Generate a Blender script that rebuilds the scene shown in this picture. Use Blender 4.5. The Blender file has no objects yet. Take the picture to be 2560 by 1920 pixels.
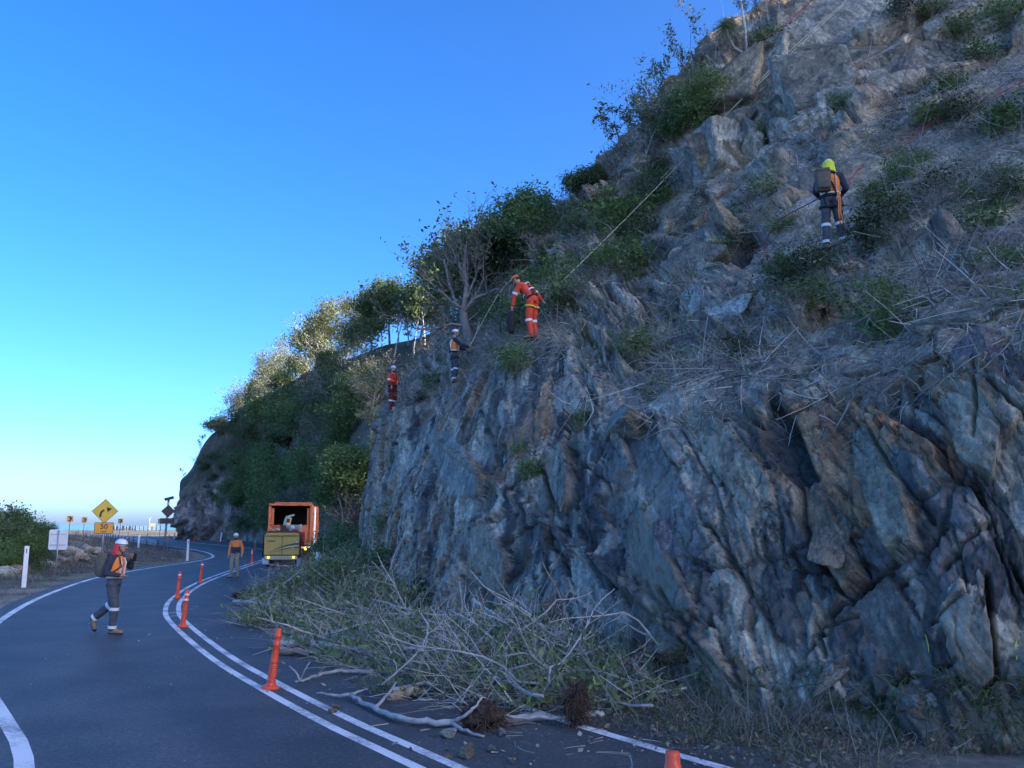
import bpy, bmesh, math, random
import numpy as np
from mathutils import Vector, Matrix, Euler
from mathutils.bvhtree import BVHTree

R = math.radians
random.seed(7)
SC = bpy.context.scene
COL = SC.collection

# ---------------------------------------------------------------- camera
FOC, PW, PH, HORIZON, CAMZ = 2200.0, 2560.0, 1920.0, 1313.0, 2.07
PITCH = math.atan((HORIZON - PH / 2) / FOC)
cam_d = bpy.data.cameras.new('camera')
cam = bpy.data.objects.new('camera', cam_d)
COL.objects.link(cam)
cam.location = (0, 0, CAMZ)
cam.rotation_euler = (R(90) + PITCH, 0, 0)
cam_d.sensor_width = 36.0
cam_d.lens = 36.0 * FOC / PW
cam_d.clip_start = 0.1
cam_d.clip_end = 40000
SC.camera = cam

# ---------------------------------------------------------------- sky and sun
SUN_EL, SUN_AZ = R(21), R(112)            # azimuth clockwise from +Y (ahead)
world = bpy.data.worlds.new('World')
SC.world = world
world.use_nodes = True
wn = world.node_tree
wn.nodes.clear()
wout = wn.nodes.new('ShaderNodeOutputWorld')
wbg = wn.nodes.new('ShaderNodeBackground')
sky = wn.nodes.new('ShaderNodeTexSky')
sky.sky_type = 'NISHITA'
sky.sun_disc = False
sky.sun_elevation = SUN_EL
sky.sun_rotation = SUN_AZ
sky.altitude = 20
sky.air_density = 0.4
sky.dust_density = 2.0
sky.ozone_density = 2.5
hsv = wn.nodes.new('ShaderNodeHueSaturation')
hsv.inputs['Saturation'].default_value = 1.3
hsv.inputs['Hue'].default_value = 0.505
wn.links.new(sky.outputs[0], hsv.inputs['Color'])
wn.links.new(hsv.outputs[0], wbg.inputs[0])
wbg.inputs[1].default_value = 0.15
wn.links.new(wbg.outputs[0], wout.inputs[0])

sun_d = bpy.data.lights.new('sun', 'SUN')
sun_d.energy = 3.0
sun_d.angle = R(0.5)
sun_d.color = (1.0, 0.86, 0.66)
sun = bpy.data.objects.new('sun', sun_d)
COL.objects.link(sun)
sdir = Vector((math.sin(SUN_AZ) * math.cos(SUN_EL), math.cos(SUN_AZ) * math.cos(SUN_EL), math.sin(SUN_EL)))
sun.rotation_euler = (-sdir).to_track_quat('-Z', 'Y').to_euler()
sun.location = sdir * 100

SC.view_settings.view_transform = 'Standard'
SC.view_settings.look = 'None'
SC.view_settings.gamma = 1.0
SC.view_settings.use_curve_mapping = False
SC.view_settings.exposure = 2.15
SC.render.engine = 'CYCLES'
SC.cycles.max_bounces = 6
SC.cycles.diffuse_bounces = 3
SC.cycles.glossy_bounces = 2
SC.cycles.transmission_bounces = 2
SC.cycles.transparent_max_bounces = 6
SC.cycles.caustics_reflective = False
SC.cycles.caustics_refractive = False

# ---------------------------------------------------------------- geometry helpers
CP, SP = math.cos(PITCH), math.sin(PITCH)
def ray(px, py):
    xv, yv = (px - PW / 2) / FOC, (PH / 2 - py) / FOC
    return Vector((xv, CP - yv * SP, SP + yv * CP))
def at(px, py, D):                       # the world point seen at a photo pixel, D metres ahead
    r = ray(px, py)
    return Vector((0, 0, CAMZ)) + r * (D / r.y)
def gnd(px, py, z=0.0):
    r = ray(px, py)
    return Vector((0, 0, CAMZ)) + r * ((z - CAMZ) / r.z)

def link(name, me, parent=None, mat=None, smooth=False):
    o = bpy.data.objects.new(name, me)
    COL.objects.link(o)
    if parent is not None:
        o.parent = parent
    if mat is not None and len(me.materials) == 0:
        me.materials.append(mat)
    if smooth:
        me.polygons.foreach_set('use_smooth', np.ones(len(me.polygons), dtype=bool))
    return o
def mesh_np(name, verts, faces, col=None, smooth=False):
    """verts Nx3, faces Mx3 or Mx4 arrays, optional per-vertex colour"""
    verts = np.ascontiguousarray(verts, dtype=np.float32)
    faces = np.ascontiguousarray(faces, dtype=np.int32)
    me = bpy.data.meshes.new(name)
    k = faces.shape[1]
    me.vertices.add(len(verts)); me.vertices.foreach_set('co', verts.ravel())
    me.loops.add(faces.size); me.loops.foreach_set('vertex_index', faces.ravel())
    me.polygons.add(len(faces))
    me.polygons.foreach_set('loop_start', np.arange(0, faces.size, k, dtype=np.int32))
    me.polygons.foreach_set('loop_total', np.full(len(faces), k, dtype=np.int32))
    if smooth:
        me.polygons.foreach_set('use_smooth', np.ones(len(faces), dtype=bool))
    me.update(calc_edges=True)
    if col is not None:
        a = me.color_attributes.new('Col', 'FLOAT_COLOR', 'POINT')
        c = np.ones((len(verts), 4), dtype=np.float32); c[:, :3] = col
        a.data.foreach_set('color', c.ravel())
    return me
def tag(o, label=None, cat=None, group=None, kind=None):
    if label: o['label'] = label
    if cat: o['category'] = cat
    if group: o['group'] = group
    if kind: o['kind'] = kind
    return o
def empty(name, loc, rz=0.0, label=None, cat=None, group=None):
    o = bpy.data.objects.new(name, None)
    COL.objects.link(o)
    o.location = loc; o.rotation_euler = (0, 0, rz)
    o.empty_display_size = 0.2
    return tag(o, label, cat, group)
def copy_tree(o, parent=None):
    c = o.copy(); COL.objects.link(c)
    if parent is not None: c.parent = parent
    for ch in list(o.children):
        copy_tree(ch, c)
    return c

class MB:
    """collects simple shapes into one mesh"""
    def __init__(s): s.v = []; s.f = []
    def add(s, vs, fs):
        b = len(s.v); s.v += [tuple(v) for v in vs]; s.f += [tuple(i + b for i in f) for f in fs]; return s
    def box(s, c, d, rot=None, bev=0.0):
        x, y, z = d[0] / 2, d[1] / 2, d[2] / 2
        if bev <= 0:
            vs = [(-x,-y,-z),(x,-y,-z),(x,y,-z),(-x,y,-z),(-x,-y,z),(x,-y,z),(x,y,z),(-x,y,z)]
            fs = [(3,2,1,0),(4,5,6,7),(0,1,5,4),(1,2,6,5),(2,3,7,6),(3,0,4,7)]
        else:
            bm = bmesh.new(); bmesh.ops.create_cube(bm, size=1.0)
            for v in bm.verts: v.co = Vector((v.co.x * d[0], v.co.y * d[1], v.co.z * d[2]))
            bmesh.ops.bevel(bm, geom=bm.edges[:], offset=min(bev, min(d) * .45), segments=2, affect='EDGES', profile=.5)
            bm.verts.index_update()
            vs = [v.co.copy() for v in bm.verts]; fs = [[v.index for v in f.verts] for f in bm.faces]; bm.free()
        m = rot if rot is not None else Matrix.Identity(3)
        c = Vector(c)
        return s.add([m @ Vector(v) + c for v in vs], fs)
    def tube(s, pts, rad, n=8, caps=True, flat=1.0):
        pts = [Vector(p) for p in pts]
        if not isinstance(rad, (list, tuple)): rad = [rad] * len(pts)
        vs, fs = [], []
        up = None
        for i, p in enumerate(pts):
            t = (pts[min(i + 1, len(pts) - 1)] - pts[max(i - 1, 0)])
            t = t.normalized() if t.length > 1e-9 else Vector((0, 0, 1))
            if up is None:
                up = Vector((0, 0, 1)) if abs(t.z) < .9 else Vector((1, 0, 0))
            a = t.cross(up)
            a = a.normalized() if a.length > 1e-6 else t.orthogonal().normalized()
            b = a.cross(t).normalized(); up = b
            for k in range(n):
                w = 2 * math.pi * k / n
                vs.append(p + a * (math.cos(w) * rad[i]) + b * (math.sin(w) * rad[i] * flat))
        for i in range(len(pts) - 1):
            for k in range(n):
                k2 = (k + 1) % n
                fs.append((i*n + k, i*n + k2, (i+1)*n + k2, (i+1)*n + k))
        if caps:
            fs.append(tuple(range(n - 1, -1, -1))); e = (len(pts) - 1) * n
            fs.append(tuple(e + k for k in range(n)))
        return s.add(vs, fs)
    def lathe(s, prof, n=16, c=(0, 0, 0), axis='Z'):
        vs, fs = [], []
        for r, z in prof:
            for k in range(n):
                w = 2 * math.pi * k / n
                p = (r * math.cos(w), r * math.sin(w), z)
                if axis == 'X': p = (p[2], p[0], p[1])
                if axis == 'Y': p = (p[0], p[2], p[1])
                vs.append((p[0] + c[0], p[1] + c[1], p[2] + c[2]))
        for i in range(len(prof) - 1):
            for k in range(n):
                k2 = (k + 1) % n
                fs.append((i*n + k, i*n + k2, (i+1)*n + k2, (i+1)*n + k))
        return s.add(vs, fs)
    def prism(s, poly, th, m=None):
        """outline in local XZ, thickness along Y; m a 4x4 matrix"""
        n = len(poly)
        vs = [Vector((x, -th / 2, z)) for x, z in poly] + [Vector((x, th / 2, z)) for x, z in poly]
        if m is not None: vs = [m @ v for v in vs]
        fs = [tuple(range(n)), tuple(range(2 * n - 1, n - 1, -1))]
        for k in range(n):
            k2 = (k + 1) % n
            fs.append((k2, k, n + k, n + k2))
        return s.add(vs, fs)
    def mesh(s, name):
        me = bpy.data.meshes.new(name)
        me.from_pydata(s.v, [], s.f); me.update()
        return me
    def build(s, name, mat, parent=None, smooth=False):
        me = s.mesh(name)
        bm = bmesh.new(); bm.from_mesh(me); bmesh.ops.recalc_face_normals(bm, faces=bm.faces[:]); bm.to_mesh(me); bm.free()
        return link(name, me, parent, mat, smooth)

# ---------------------------------------------------------------- noise (numpy)
def _h(ix, iy, seed):
    x = (ix.astype(np.int64) * 374761393 + iy.astype(np.int64) * 668265263 + seed * 1442695041) & 0xFFFFFFFF
    x = ((x ^ (x >> 13)) * 1274126177) & 0xFFFFFFFF
    x = ((x ^ (x >> 16)) * 2246822519) & 0xFFFFFFFF
    return ((x ^ (x >> 15)) & 0xFFFFFF) / float(0x1000000)
def vnoise(x, y, seed=0):
    ix, iy = np.floor(x), np.floor(y)
    fx, fy = x - ix, y - iy
    fx = fx * fx * (3 - 2 * fx); fy = fy * fy * (3 - 2 * fy)
    a = _h(ix, iy, seed); b = _h(ix + 1, iy, seed); c = _h(ix, iy + 1, seed); d = _h(ix + 1, iy + 1, seed)
    return (a * (1 - fx) + b * fx) * (1 - fy) + (c * (1 - fx) + d * fx) * fy
def fbm(x, y, seed=0, octv=4):
    s = np.zeros_like(x); a = .5; t = 0
    for o in range(octv):
        s += a * vnoise(x * 2 ** o + 17.3 * o, y * 2 ** o - 9.1 * o, seed + o); t += a; a *= .5
    return s / t
def worley(u, v, seed, jit=.95):
    iu, iv = np.floor(u), np.floor(v)
    f1 = np.full(u.shape, 9.0); f2 = np.full(u.shape, 9.0)
    cx = np.zeros_like(u); cy = np.zeros_like(u); du = np.zeros_like(u); dv = np.zeros_like(u)
    for a in (-1, 0, 1):
        for b in (-1, 0, 1):
            gx, gy = iu + a, iv + b
            px = gx + .5 + jit * (_h(gx, gy, seed) - .5); py = gy + .5 + jit * (_h(gx, gy, seed + 91) - .5)
            ex, ey = u - px, v - py
            d = .6 * np.maximum(np.abs(ex), np.abs(ey)) + .4 * np.hypot(ex, ey)
            n1 = d < f1
            f2 = np.where(n1, f1, np.minimum(f2, d))
            cx = np.where(n1, gx, cx); cy = np.where(n1, gy, cy); du = np.where(n1, ex, du); dv = np.where(n1, ey, dv)
            f1 = np.where(n1, d, f1)
    return f1, f2, cx, cy, du, dv
def facets(u, v, seed, tilt=1.0):
    """broken-plate relief: each cell its own height and tilt; returns height and crack mask, cell random"""
    f1, f2, cx, cy, du, dv = worley(u, v, seed)
    h = _h(cx, cy, seed + 5) - .5
    gx = (_h(cx, cy, seed + 6) - .5) * 2 * tilt; gy = (_h(cx, cy, seed + 7) - .5) * 2 * tilt
    return h + gx * du + gy * dv, f2 - f1, _h(cx, cy, seed + 8)
def sstep(a, b, x):
    t = np.clip((x - a) / (b - a), 0, 1); return t * t * (3 - 2 * t)

# ---------------------------------------------------------------- materials
def new_mat(name):
    m = bpy.data.materials.new(name); m.use_nodes = True
    return m, m.node_tree, m.node_tree.nodes['Principled BSDF']
def mat(name, col, rough=.6, metal=0.0, var=.0, scale=6.0, bump=0.0, emit=None, estr=0.0, spec=None):
    m, t, b = new_mat(name)
    b.inputs['Roughness'].default_value = rough; b.inputs['Metallic'].default_value = metal
    if spec is not None: b.inputs['Specular IOR Level'].default_value = spec
    b.inputs['Base Color'].default_value = (*col, 1)
    if var > 0 or bump > 0:
        tc = t.nodes.new('ShaderNodeTexCoord'); no = t.nodes.new('ShaderNodeTexNoise')
        no.inputs['Scale'].default_value = scale; no.inputs['Detail'].default_value = 6; no.inputs['Roughness'].default_value = .65
        t.links.new(tc.outputs['Object'], no.inputs['Vector'])
        if var > 0:
            r = t.nodes.new('ShaderNodeValToRGB')
            r.color_ramp.elements[0].position = .3; r.color_ramp.elements[1].position = .7
            r.color_ramp.elements[0].color = (*[c * (1 - var) for c in col], 1)
            r.color_ramp.elements[1].color = (*[min(1, c * (1 + var)) for c in col], 1)
            t.links.new(no.outputs[0], r.inputs[0]); t.links.new(r.outputs[0], b.inputs['Base Color'])
        if bump > 0:
            bp = t.nodes.new('ShaderNodeBump'); bp.inputs['Strength'].default_value = bump; bp.inputs['Distance'].default_value = .02
            t.links.new(no.outputs[0], bp.inputs['Height']); t.links.new(bp.outputs[0], b.inputs['Normal'])
    if emit:
        b.inputs['Emission Color'].default_value = (*emit, 1); b.inputs['Emission Strength'].default_value = estr
    return m
def mat_attr(name, rough=.8, scale=20.0, var=.25, bump=.5, dist=.02, stretch=None, trans=0.0, spec=.3, fine=None):
    """colour from the mesh's own 'Col' attribute, broken up by noise"""
    m, t, b = new_mat(name)
    b.inputs['Roughness'].default_value = rough; b.inputs['Specular IOR Level'].default_value = spec
    at_ = t.nodes.new('ShaderNodeVertexColor'); at_.layer_name = 'Col'
    src = at_.outputs[0]
    tc = t.nodes.new('ShaderNodeTexCoord')
    vec = tc.outputs['Object']
    if stretch:
        mp = t.nodes.new('ShaderNodeMapping'); mp.inputs['Rotation'].default_value = stretch[0]; mp.inputs['Scale'].default_value = stretch[1]
        t.links.new(vec, mp.inputs['Vector']); vec = mp.outputs[0]
    if var > 0 or bump > 0:
        no = t.nodes.new('ShaderNodeTexNoise'); no.inputs['Scale'].default_value = scale
        no.inputs['Detail'].default_value = 8; no.inputs['Roughness'].default_value = .7
        t.links.new(vec, no.inputs['Vector'])
    if var > 0:
        mr = t.nodes.new('ShaderNodeMapRange'); mr.inputs['From Min'].default_value = .3; mr.inputs['From Max'].default_value = .7
        mr.inputs['To Min'].default_value = 1 - var; mr.inputs['To Max'].default_value = 1 + var
        t.links.new(no.outputs[0], mr.inputs['Value'])
        mx = t.nodes.new('ShaderNodeVectorMath'); mx.operation = 'SCALE'
        t.links.new(src, mx.inputs[0]); t.links.new(mr.outputs[0], mx.inputs['Scale'])
        src = mx.outputs[0]
    t.links.new(src, b.inputs['Base Color'])
    if bump > 0:
        bp = t.nodes.new('ShaderNodeBump'); bp.inputs['Strength'].default_value = bump; bp.inputs['Distance'].default_value = dist
        t.links.new(no.outputs[0], bp.inputs['Height']); t.links.new(bp.outputs[0], b.inputs['Normal'])
    if trans > 0:
        out = [n for n in t.nodes if n.type == 'OUTPUT_MATERIAL'][0]
        tr = t.nodes.new('ShaderNodeBsdfTranslucent'); ms = t.nodes.new('ShaderNodeMixShader'); ms.inputs[0].default_value = trans
        t.links.new(src, tr.inputs[0]); t.links.new(b.outputs[0], ms.inputs[1]); t.links.new(tr.outputs[0], ms.inputs[2])
        t.links.new(ms.outputs[0], out.inputs[0])
    return m

# ================================================================ THE SETTING
# ---------------------------------------------------------------- splines
def catmull(P, n):
    """P (k,...) control points -> n samples, uniform Catmull-Rom through the points"""
    P = np.asarray(P, dtype=float); k = len(P)
    E = np.concatenate([2 * P[:1] - P[1:2], P, 2 * P[-1:] - P[-2:-1]])
    t = np.linspace(0, k - 1, n); i = np.minimum(t.astype(int), k - 2); f = (t - i)
    f = f.reshape((-1,) + (1,) * (P.ndim - 1))
    a, b, c, d = E[i], E[i + 1], E[i + 2], E[i + 3]
    return .5 * (2 * b + (c - a) * f + (2 * a - 5 * b + 4 * c - d) * f ** 2 + (3 * b - a - 3 * c + d) * f ** 3)
def resample(C, step):
    """curve samples (n,...) -> even spacing along the mean arclength"""
    d = np.linalg.norm(np.diff(C, axis=0), axis=-1)
    if d.ndim > 1: d = d.mean(axis=tuple(range(1, d.ndim)))
    s = np.concatenate([[0], np.cumsum(d)]); m = max(3, int(s[-1] / step))
    q = np.linspace(0, s[-1], m); out = np.empty((m,) + C.shape[1:])
    i = np.clip(np.searchsorted(s, q) - 1, 0, len(s) - 2); f = (q - s[i]) / np.maximum(s[i + 1] - s[i], 1e-9)
    f = f.reshape((-1,) + (1,) * (C.ndim - 1))
    return C[i] * (1 - f) + C[i + 1] * f, q
def grid_faces(n, m):
    i, j = np.meshgrid(np.arange(n - 1), np.arange(m - 1), indexing='ij')
    a = (i * m + j).ravel()
    return np.stack([a, a + 1, a + m + 1, a + m], axis=1)
def grid_normals(G):
    du = np.gradient(G, axis=0); dv = np.gradient(G, axis=1)
    n = np.cross(dv, du); n /= np.maximum(np.linalg.norm(n, axis=-1, keepdims=True), 1e-9)
    return n

# ---------------------------------------------------------------- near hillside: the rock cut and the slope above it
def T(px, py, D): return tuple(at(px, py, D))
def G(px, py): return tuple(gnd(px, py))
NET = [  # toe, mid face, crest, three up the slope, ridge; from the nose by the truck to the near end
    [G(885,1412), T(915,1250,45), T(950,1110,44), T(1010,970,45), T(1100,870,47), T(1190,770,49), T(1262,640,50)],
    [G(906,1447), T(935,1240,34), T(972,1048,33), T(1040,950,35), T(1120,870,37.5), T(1200,770,40), T(1275,622,43)],
    [G(945,1490), T(1010,1230,26.5), T(1130,958,29), T(1180,890,31), T(1230,800,33.5), T(1290,700,36), T(1335,556,39)],
    [G(1040,1555), T(1150,1250,19.6), T(1330,882,21.6), T(1390,770,24), T(1420,680,26.5), T(1440,600,30), T(1465,488,34)],
    [G(1250,1610), T(1400,1300,15.8), T(1560,1000,17), T(1600,830,20), T(1590,650,25), T(1560,520,29), T(1605,315,32.5)],
    [G(1600,1720), T(1720,1350,12.3), T(1800,990,14.3), T(1850,820,17), T(1880,600,21.5), T(1830,350,26.5), T(1765,145,31)],
    [G(1950,1790), T(2050,1350,10.9), T(2150,935,12.5), T(2110,720,15.6), T(2150,500,19.5), T(2100,230,25), T(1965,-5,31)],
    [G(2330,1850), T(2380,1300,9.6), T(2450,830,11), T(2450,600,14), T(2500,360,18.5), T(2500,50,24.5), T(2350,-240,31)],
    [G(2750,1900), T(2800,1250,8.8), T(2850,720,10.2), T(2900,450,13.5), T(2950,150,18), T(3000,-200,24.5), T(2950,-520,32)],
    [(9,4,0), (10.2,4.6,2.5), (12,5.5,5), (16,7,8), (22,10,12.5), (29,14,20), (37,18,32)],  # unseen columns beside and behind the camera, ridges raised to block the sun
    [(15,-8,0), (16.2,-7.6,2.5), (18,-7,5), (22,-6,8), (28,-4,13), (35,-2,22), (45,0,37)],
    [(22,-30,0), (23,-30,2.5), (25,-29.6,5), (29,-29,8), (36,-28,13), (44,-27,22), (56,-26,38)],
]
net = np.array(NET)
# toe skirt under the road level, and the back of the ridge
toe, crest, ridge = net[:, 0], net[:, 2], net[:, -1]
outw = ridge - net[:, -3]; outw[:, 2] = 0; outw /= np.linalg.norm(outw, axis=1, keepdims=True)
skirt = toe - outw * .5; skirt[:, 2] = -.5
b1 = ridge + outw * 3.0; b1[:, 2] += .5
b2 = ridge + outw * 12.0; b2[:, 2] += np.linspace(-2, 4, len(ridge))
b3 = ridge + outw * 30.0; b3[:, 2] -= 8
net = np.concatenate([skirt[:, None], net, b1[:, None], b2[:, None], b3[:, None]], axis=1)   # rows: skirt toe mid crest s1 s2 s3 ridge b1 b2 b3

rows = catmull(np.swapaxes(catmull(net, 400), 0, 1), 300)       # (300 up, 400 along, 3)
UPK = np.linspace(0, net.shape[1] - 1, 300)                      # row number of each up-sample
cc = np.swapaxes(rows, 0, 1)                                     # (along, up, 3)
# even spacing along, then up; the part in view gets the fine steps
d_al = np.linalg.norm(np.diff(cc[:, 60:200], axis=0), axis=-1).mean(axis=1)
px_along = np.linspace(0, len(NET) - 1, 400)
fine = np.interp(px_along[:-1], [0, 1.5, 2.5, 4, 8, 8.6, 9.2, 11], [.085, .07, .055, .042, .034, .07, .3, 1.2])
s_al = np.concatenate([[0], np.cumsum(d_al / fine)])
na = int(s_al[-1]); qa = np.interp(np.linspace(0, s_al[-1], na), s_al, np.arange(400))
ia = np.minimum(qa.astype(int), 398); fa = (qa - ia)[:, None, None]
cc = cc[ia] * (1 - fa) + cc[ia + 1] * fa
station = np.interp(qa, np.arange(400), px_along)
d_up = np.linalg.norm(np.diff(cc[: int(na * .9)], axis=1), axis=-1).mean(axis=0)
upfine = np.interp(UPK[:-1], [0, 1, 3, 4, 7, 7.6, 8, 10], [.06, .036, .036, .06, .09, .25, .6, 3.0])
s_up = np.concatenate([[0], np.cumsum(d_up / upfine)])
nu = int(s_up[-1]); qu = np.interp(np.linspace(0, s_up[-1], nu), s_up, np.arange(300))
iu = np.minimum(qu.astype(int), 298); fu = (qu - iu)[None, :, None]
HG = cc[:, iu] * (1 - fu) + cc[:, iu + 1] * fu                   # (na, nu, 3)
uprow = np.interp(qu, np.arange(300), UPK)
HN = grid_normals(HG)
if HN[na // 2, nu // 3].dot(np.array([-1, -1, .5])) < 0: HN = -HN

# metric surface coordinates
S_ = np.concatenate([[0], np.cumsum(np.linalg.norm(np.diff(HG[:, nu // 3], axis=0), axis=1))])[:, None] * np.ones((1, nu))
jm = int(na * .45)
T_ = np.concatenate([[0], np.cumsum(np.linalg.norm(np.diff(HG[jm], axis=0), axis=1))])[None, :] * np.ones((na, 1))
ST = station[:, None] * np.ones((1, nu)); UR = uprow[None, :] * np.ones((na, 1))
# jagged crest: where the rock face gives way to the littered slope
crest_j = UR + (fbm(S_ * .5, T_ * .5, 3) - .5) * .9 - .0
face = 1 - sstep(2.85, 3.3, crest_j)
ws = S_ + 1.1 * (fbm(S_ * .35, T_ * .35, 11) - .5) + .25 * (fbm(S_ * 1.7, T_ * 1.7, 12) - .5)
wt = T_ + 1.1 * (fbm(S_ * .35, T_ * .35, 13) - .5) + .25 * (fbm(S_ * 1.7, T_ * 1.7, 14) - .5)
def bed(angle, la, lb):
    ca, sa = math.cos(angle), math.sin(angle)
    return (ws * ca - wt * sa) / la, (ws * sa + wt * ca) / lb
left = 1 - sstep(2.3, 3.6, ST + .8 * (fbm(S_ * .3, T_ * .3, 21) - .5))
def layer(la, lb, seed, a1, a2):
    hA, cA, rA = facets(*bed(R(a1), la, lb), seed)
    hB, cB, rB = facets(*bed(R(a2), la * .8, lb * .8), seed + 40)
    m = left > .5
    return np.where(m, hB, hA), np.where(m, cB, cA), np.where(m, rB, rA)
h1, c1, r1 = layer(3.4, 1.15, 101, 54, 76)
h2, c2, r2 = layer(1.5, .40, 202, 50, 72)
h3, c3, r3 = layer(.42, .13, 303, 58, 78)
h4, c4, r4 = layer(.15, .06, 404, 52, 74)
hj, cj, rj = facets(*bed(R(-38), 2.6, 1.5), 505)
groove = -.16 * np.exp(-(c1 / .05) ** 2) * (r1 > .45) - .04 * np.exp(-(c2 / .07) ** 2) - .12 * np.exp(-(cj / .035) ** 2) * (rj > .55)
bu, bv = bed(R(54), 1.0, 1.0)
plate = bv * 7 + 1.6 * fbm(bu * .5, bv * 1.2, 33); plate = plate - np.floor(plate)
plate2 = bv * 23 + 2.0 * fbm(bu * .8, bv * 2.0, 34); plate2 = plate2 - np.floor(plate2)
thin = sstep(.42, .6, fbm(S_ * .45, T_ * .45, 35))
rough_face = .17 * h1 + .05 * h2 + .05 * h3 + .02 * h4 + .09 * hj + groove + .55 * (fbm(S_ * .2, T_ * .2, 31) - .5) \
    + (1 - left) * thin * (.04 * plate + .014 * plate2)
# slope above: soil lumps with slabs of rock showing through
slab_m = sstep(.50, .545, fbm(S_ * .33 + 4, T_ * .33, 41))
hs, cs, rs = facets(*bed(R(20), 1.7, .9), 606)
hs2, cs2, rs2 = facets(*bed(R(35), .5, .3), 707)
slope_r = .75 * (fbm(S_ * .3, T_ * .3, 42) - .5) + .25 * (fbm(S_ * 1.3, T_ * 1.3, 43) - .5) + .07 * (fbm(S_ * 6, T_ * 6, 44, 2) - .5) \
    + slab_m * (.55 * hs + .16 * hs2 + .15 - .12 * np.exp(-(cs / .05) ** 2))
toe_fade = sstep(.35, 1.15, UR)
disp = (face * rough_face * toe_fade + (1 - face) * slope_r)
disp *= np.interp(uprow, [0, 7.2, 8], [1, 1, .6])[None, :]
def pix(P):
    x, y, z = P[..., 0], P[..., 1], P[..., 2] - CAMZ
    f = y * CP + z * SP; v = -y * SP + z * CP
    return PW / 2 + FOC * x / np.maximum(f, .1), PH / 2 - FOC * v / np.maximum(f, .1)
QX, QY = pix(HG)
def inpoly(poly):
    m = np.zeros(QX.shape, dtype=bool); n = len(poly)
    for k in range(n):
        (x0, y0), (x1, y1) = poly[k], poly[(k + 1) % n]
        if y0 == y1: continue
        m ^= ((QY > min(y0, y1)) & (QY <= max(y0, y1)) & (QX < x0 + (QY - y0) * (x1 - x0) / (y1 - y0)))
    return m & (UR < 4.2)
def segdist(poly):
    d = np.full(QX.shape, 1e9)
    for (x0, y0), (x1, y1) in zip(poly[:-1], poly[1:]):
        lx, ly = x1 - x0, y1 - y0; t = np.clip(((QX - x0) * lx + (QY - y0) * ly) / (lx * lx + ly * ly), 0, 1)
        d = np.minimum(d, np.hypot(QX - x0 - t * lx, QY - y0 - t * ly))
    return d * HG[..., 1] / FOC
# flat faces that stand out in the cut: outline, colour, how far proud, tilt across and up
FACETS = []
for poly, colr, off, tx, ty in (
    ([(1935,990), (1990,1050), (2046,1195), (2035,1222), (1985,1222), (1925,1150), (1903,1090)], (.06, .06, .065), -.18, -.5, .25),  # dark wedge: the overhang's shade is painted in as near-black
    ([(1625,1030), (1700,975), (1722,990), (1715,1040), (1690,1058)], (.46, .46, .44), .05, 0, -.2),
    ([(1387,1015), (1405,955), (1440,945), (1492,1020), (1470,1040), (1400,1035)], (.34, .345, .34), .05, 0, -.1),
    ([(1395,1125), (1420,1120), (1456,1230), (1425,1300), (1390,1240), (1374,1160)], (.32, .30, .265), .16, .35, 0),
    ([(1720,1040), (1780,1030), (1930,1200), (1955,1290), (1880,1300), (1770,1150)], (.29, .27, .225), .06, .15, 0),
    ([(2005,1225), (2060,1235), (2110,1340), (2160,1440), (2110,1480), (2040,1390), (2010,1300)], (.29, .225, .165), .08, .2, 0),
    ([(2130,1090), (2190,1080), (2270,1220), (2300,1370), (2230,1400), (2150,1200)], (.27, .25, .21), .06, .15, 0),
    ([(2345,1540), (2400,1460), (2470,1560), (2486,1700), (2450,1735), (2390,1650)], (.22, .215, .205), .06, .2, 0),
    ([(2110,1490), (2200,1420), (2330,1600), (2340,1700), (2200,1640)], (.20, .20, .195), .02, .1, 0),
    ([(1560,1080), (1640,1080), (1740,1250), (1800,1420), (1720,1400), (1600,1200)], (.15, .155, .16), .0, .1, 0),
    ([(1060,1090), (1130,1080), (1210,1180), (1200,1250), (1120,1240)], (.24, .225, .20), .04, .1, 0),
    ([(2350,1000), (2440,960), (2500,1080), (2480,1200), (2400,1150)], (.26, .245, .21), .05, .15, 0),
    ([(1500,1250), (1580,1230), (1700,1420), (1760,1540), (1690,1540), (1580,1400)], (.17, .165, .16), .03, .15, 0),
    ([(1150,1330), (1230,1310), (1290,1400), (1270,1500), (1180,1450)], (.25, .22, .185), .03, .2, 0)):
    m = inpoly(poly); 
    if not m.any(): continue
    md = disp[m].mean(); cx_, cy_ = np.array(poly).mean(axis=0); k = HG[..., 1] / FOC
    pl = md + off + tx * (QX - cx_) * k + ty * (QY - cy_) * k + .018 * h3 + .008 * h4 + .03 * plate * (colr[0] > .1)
    disp = np.where(m, pl, disp); FACETS.append((m, colr))
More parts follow.
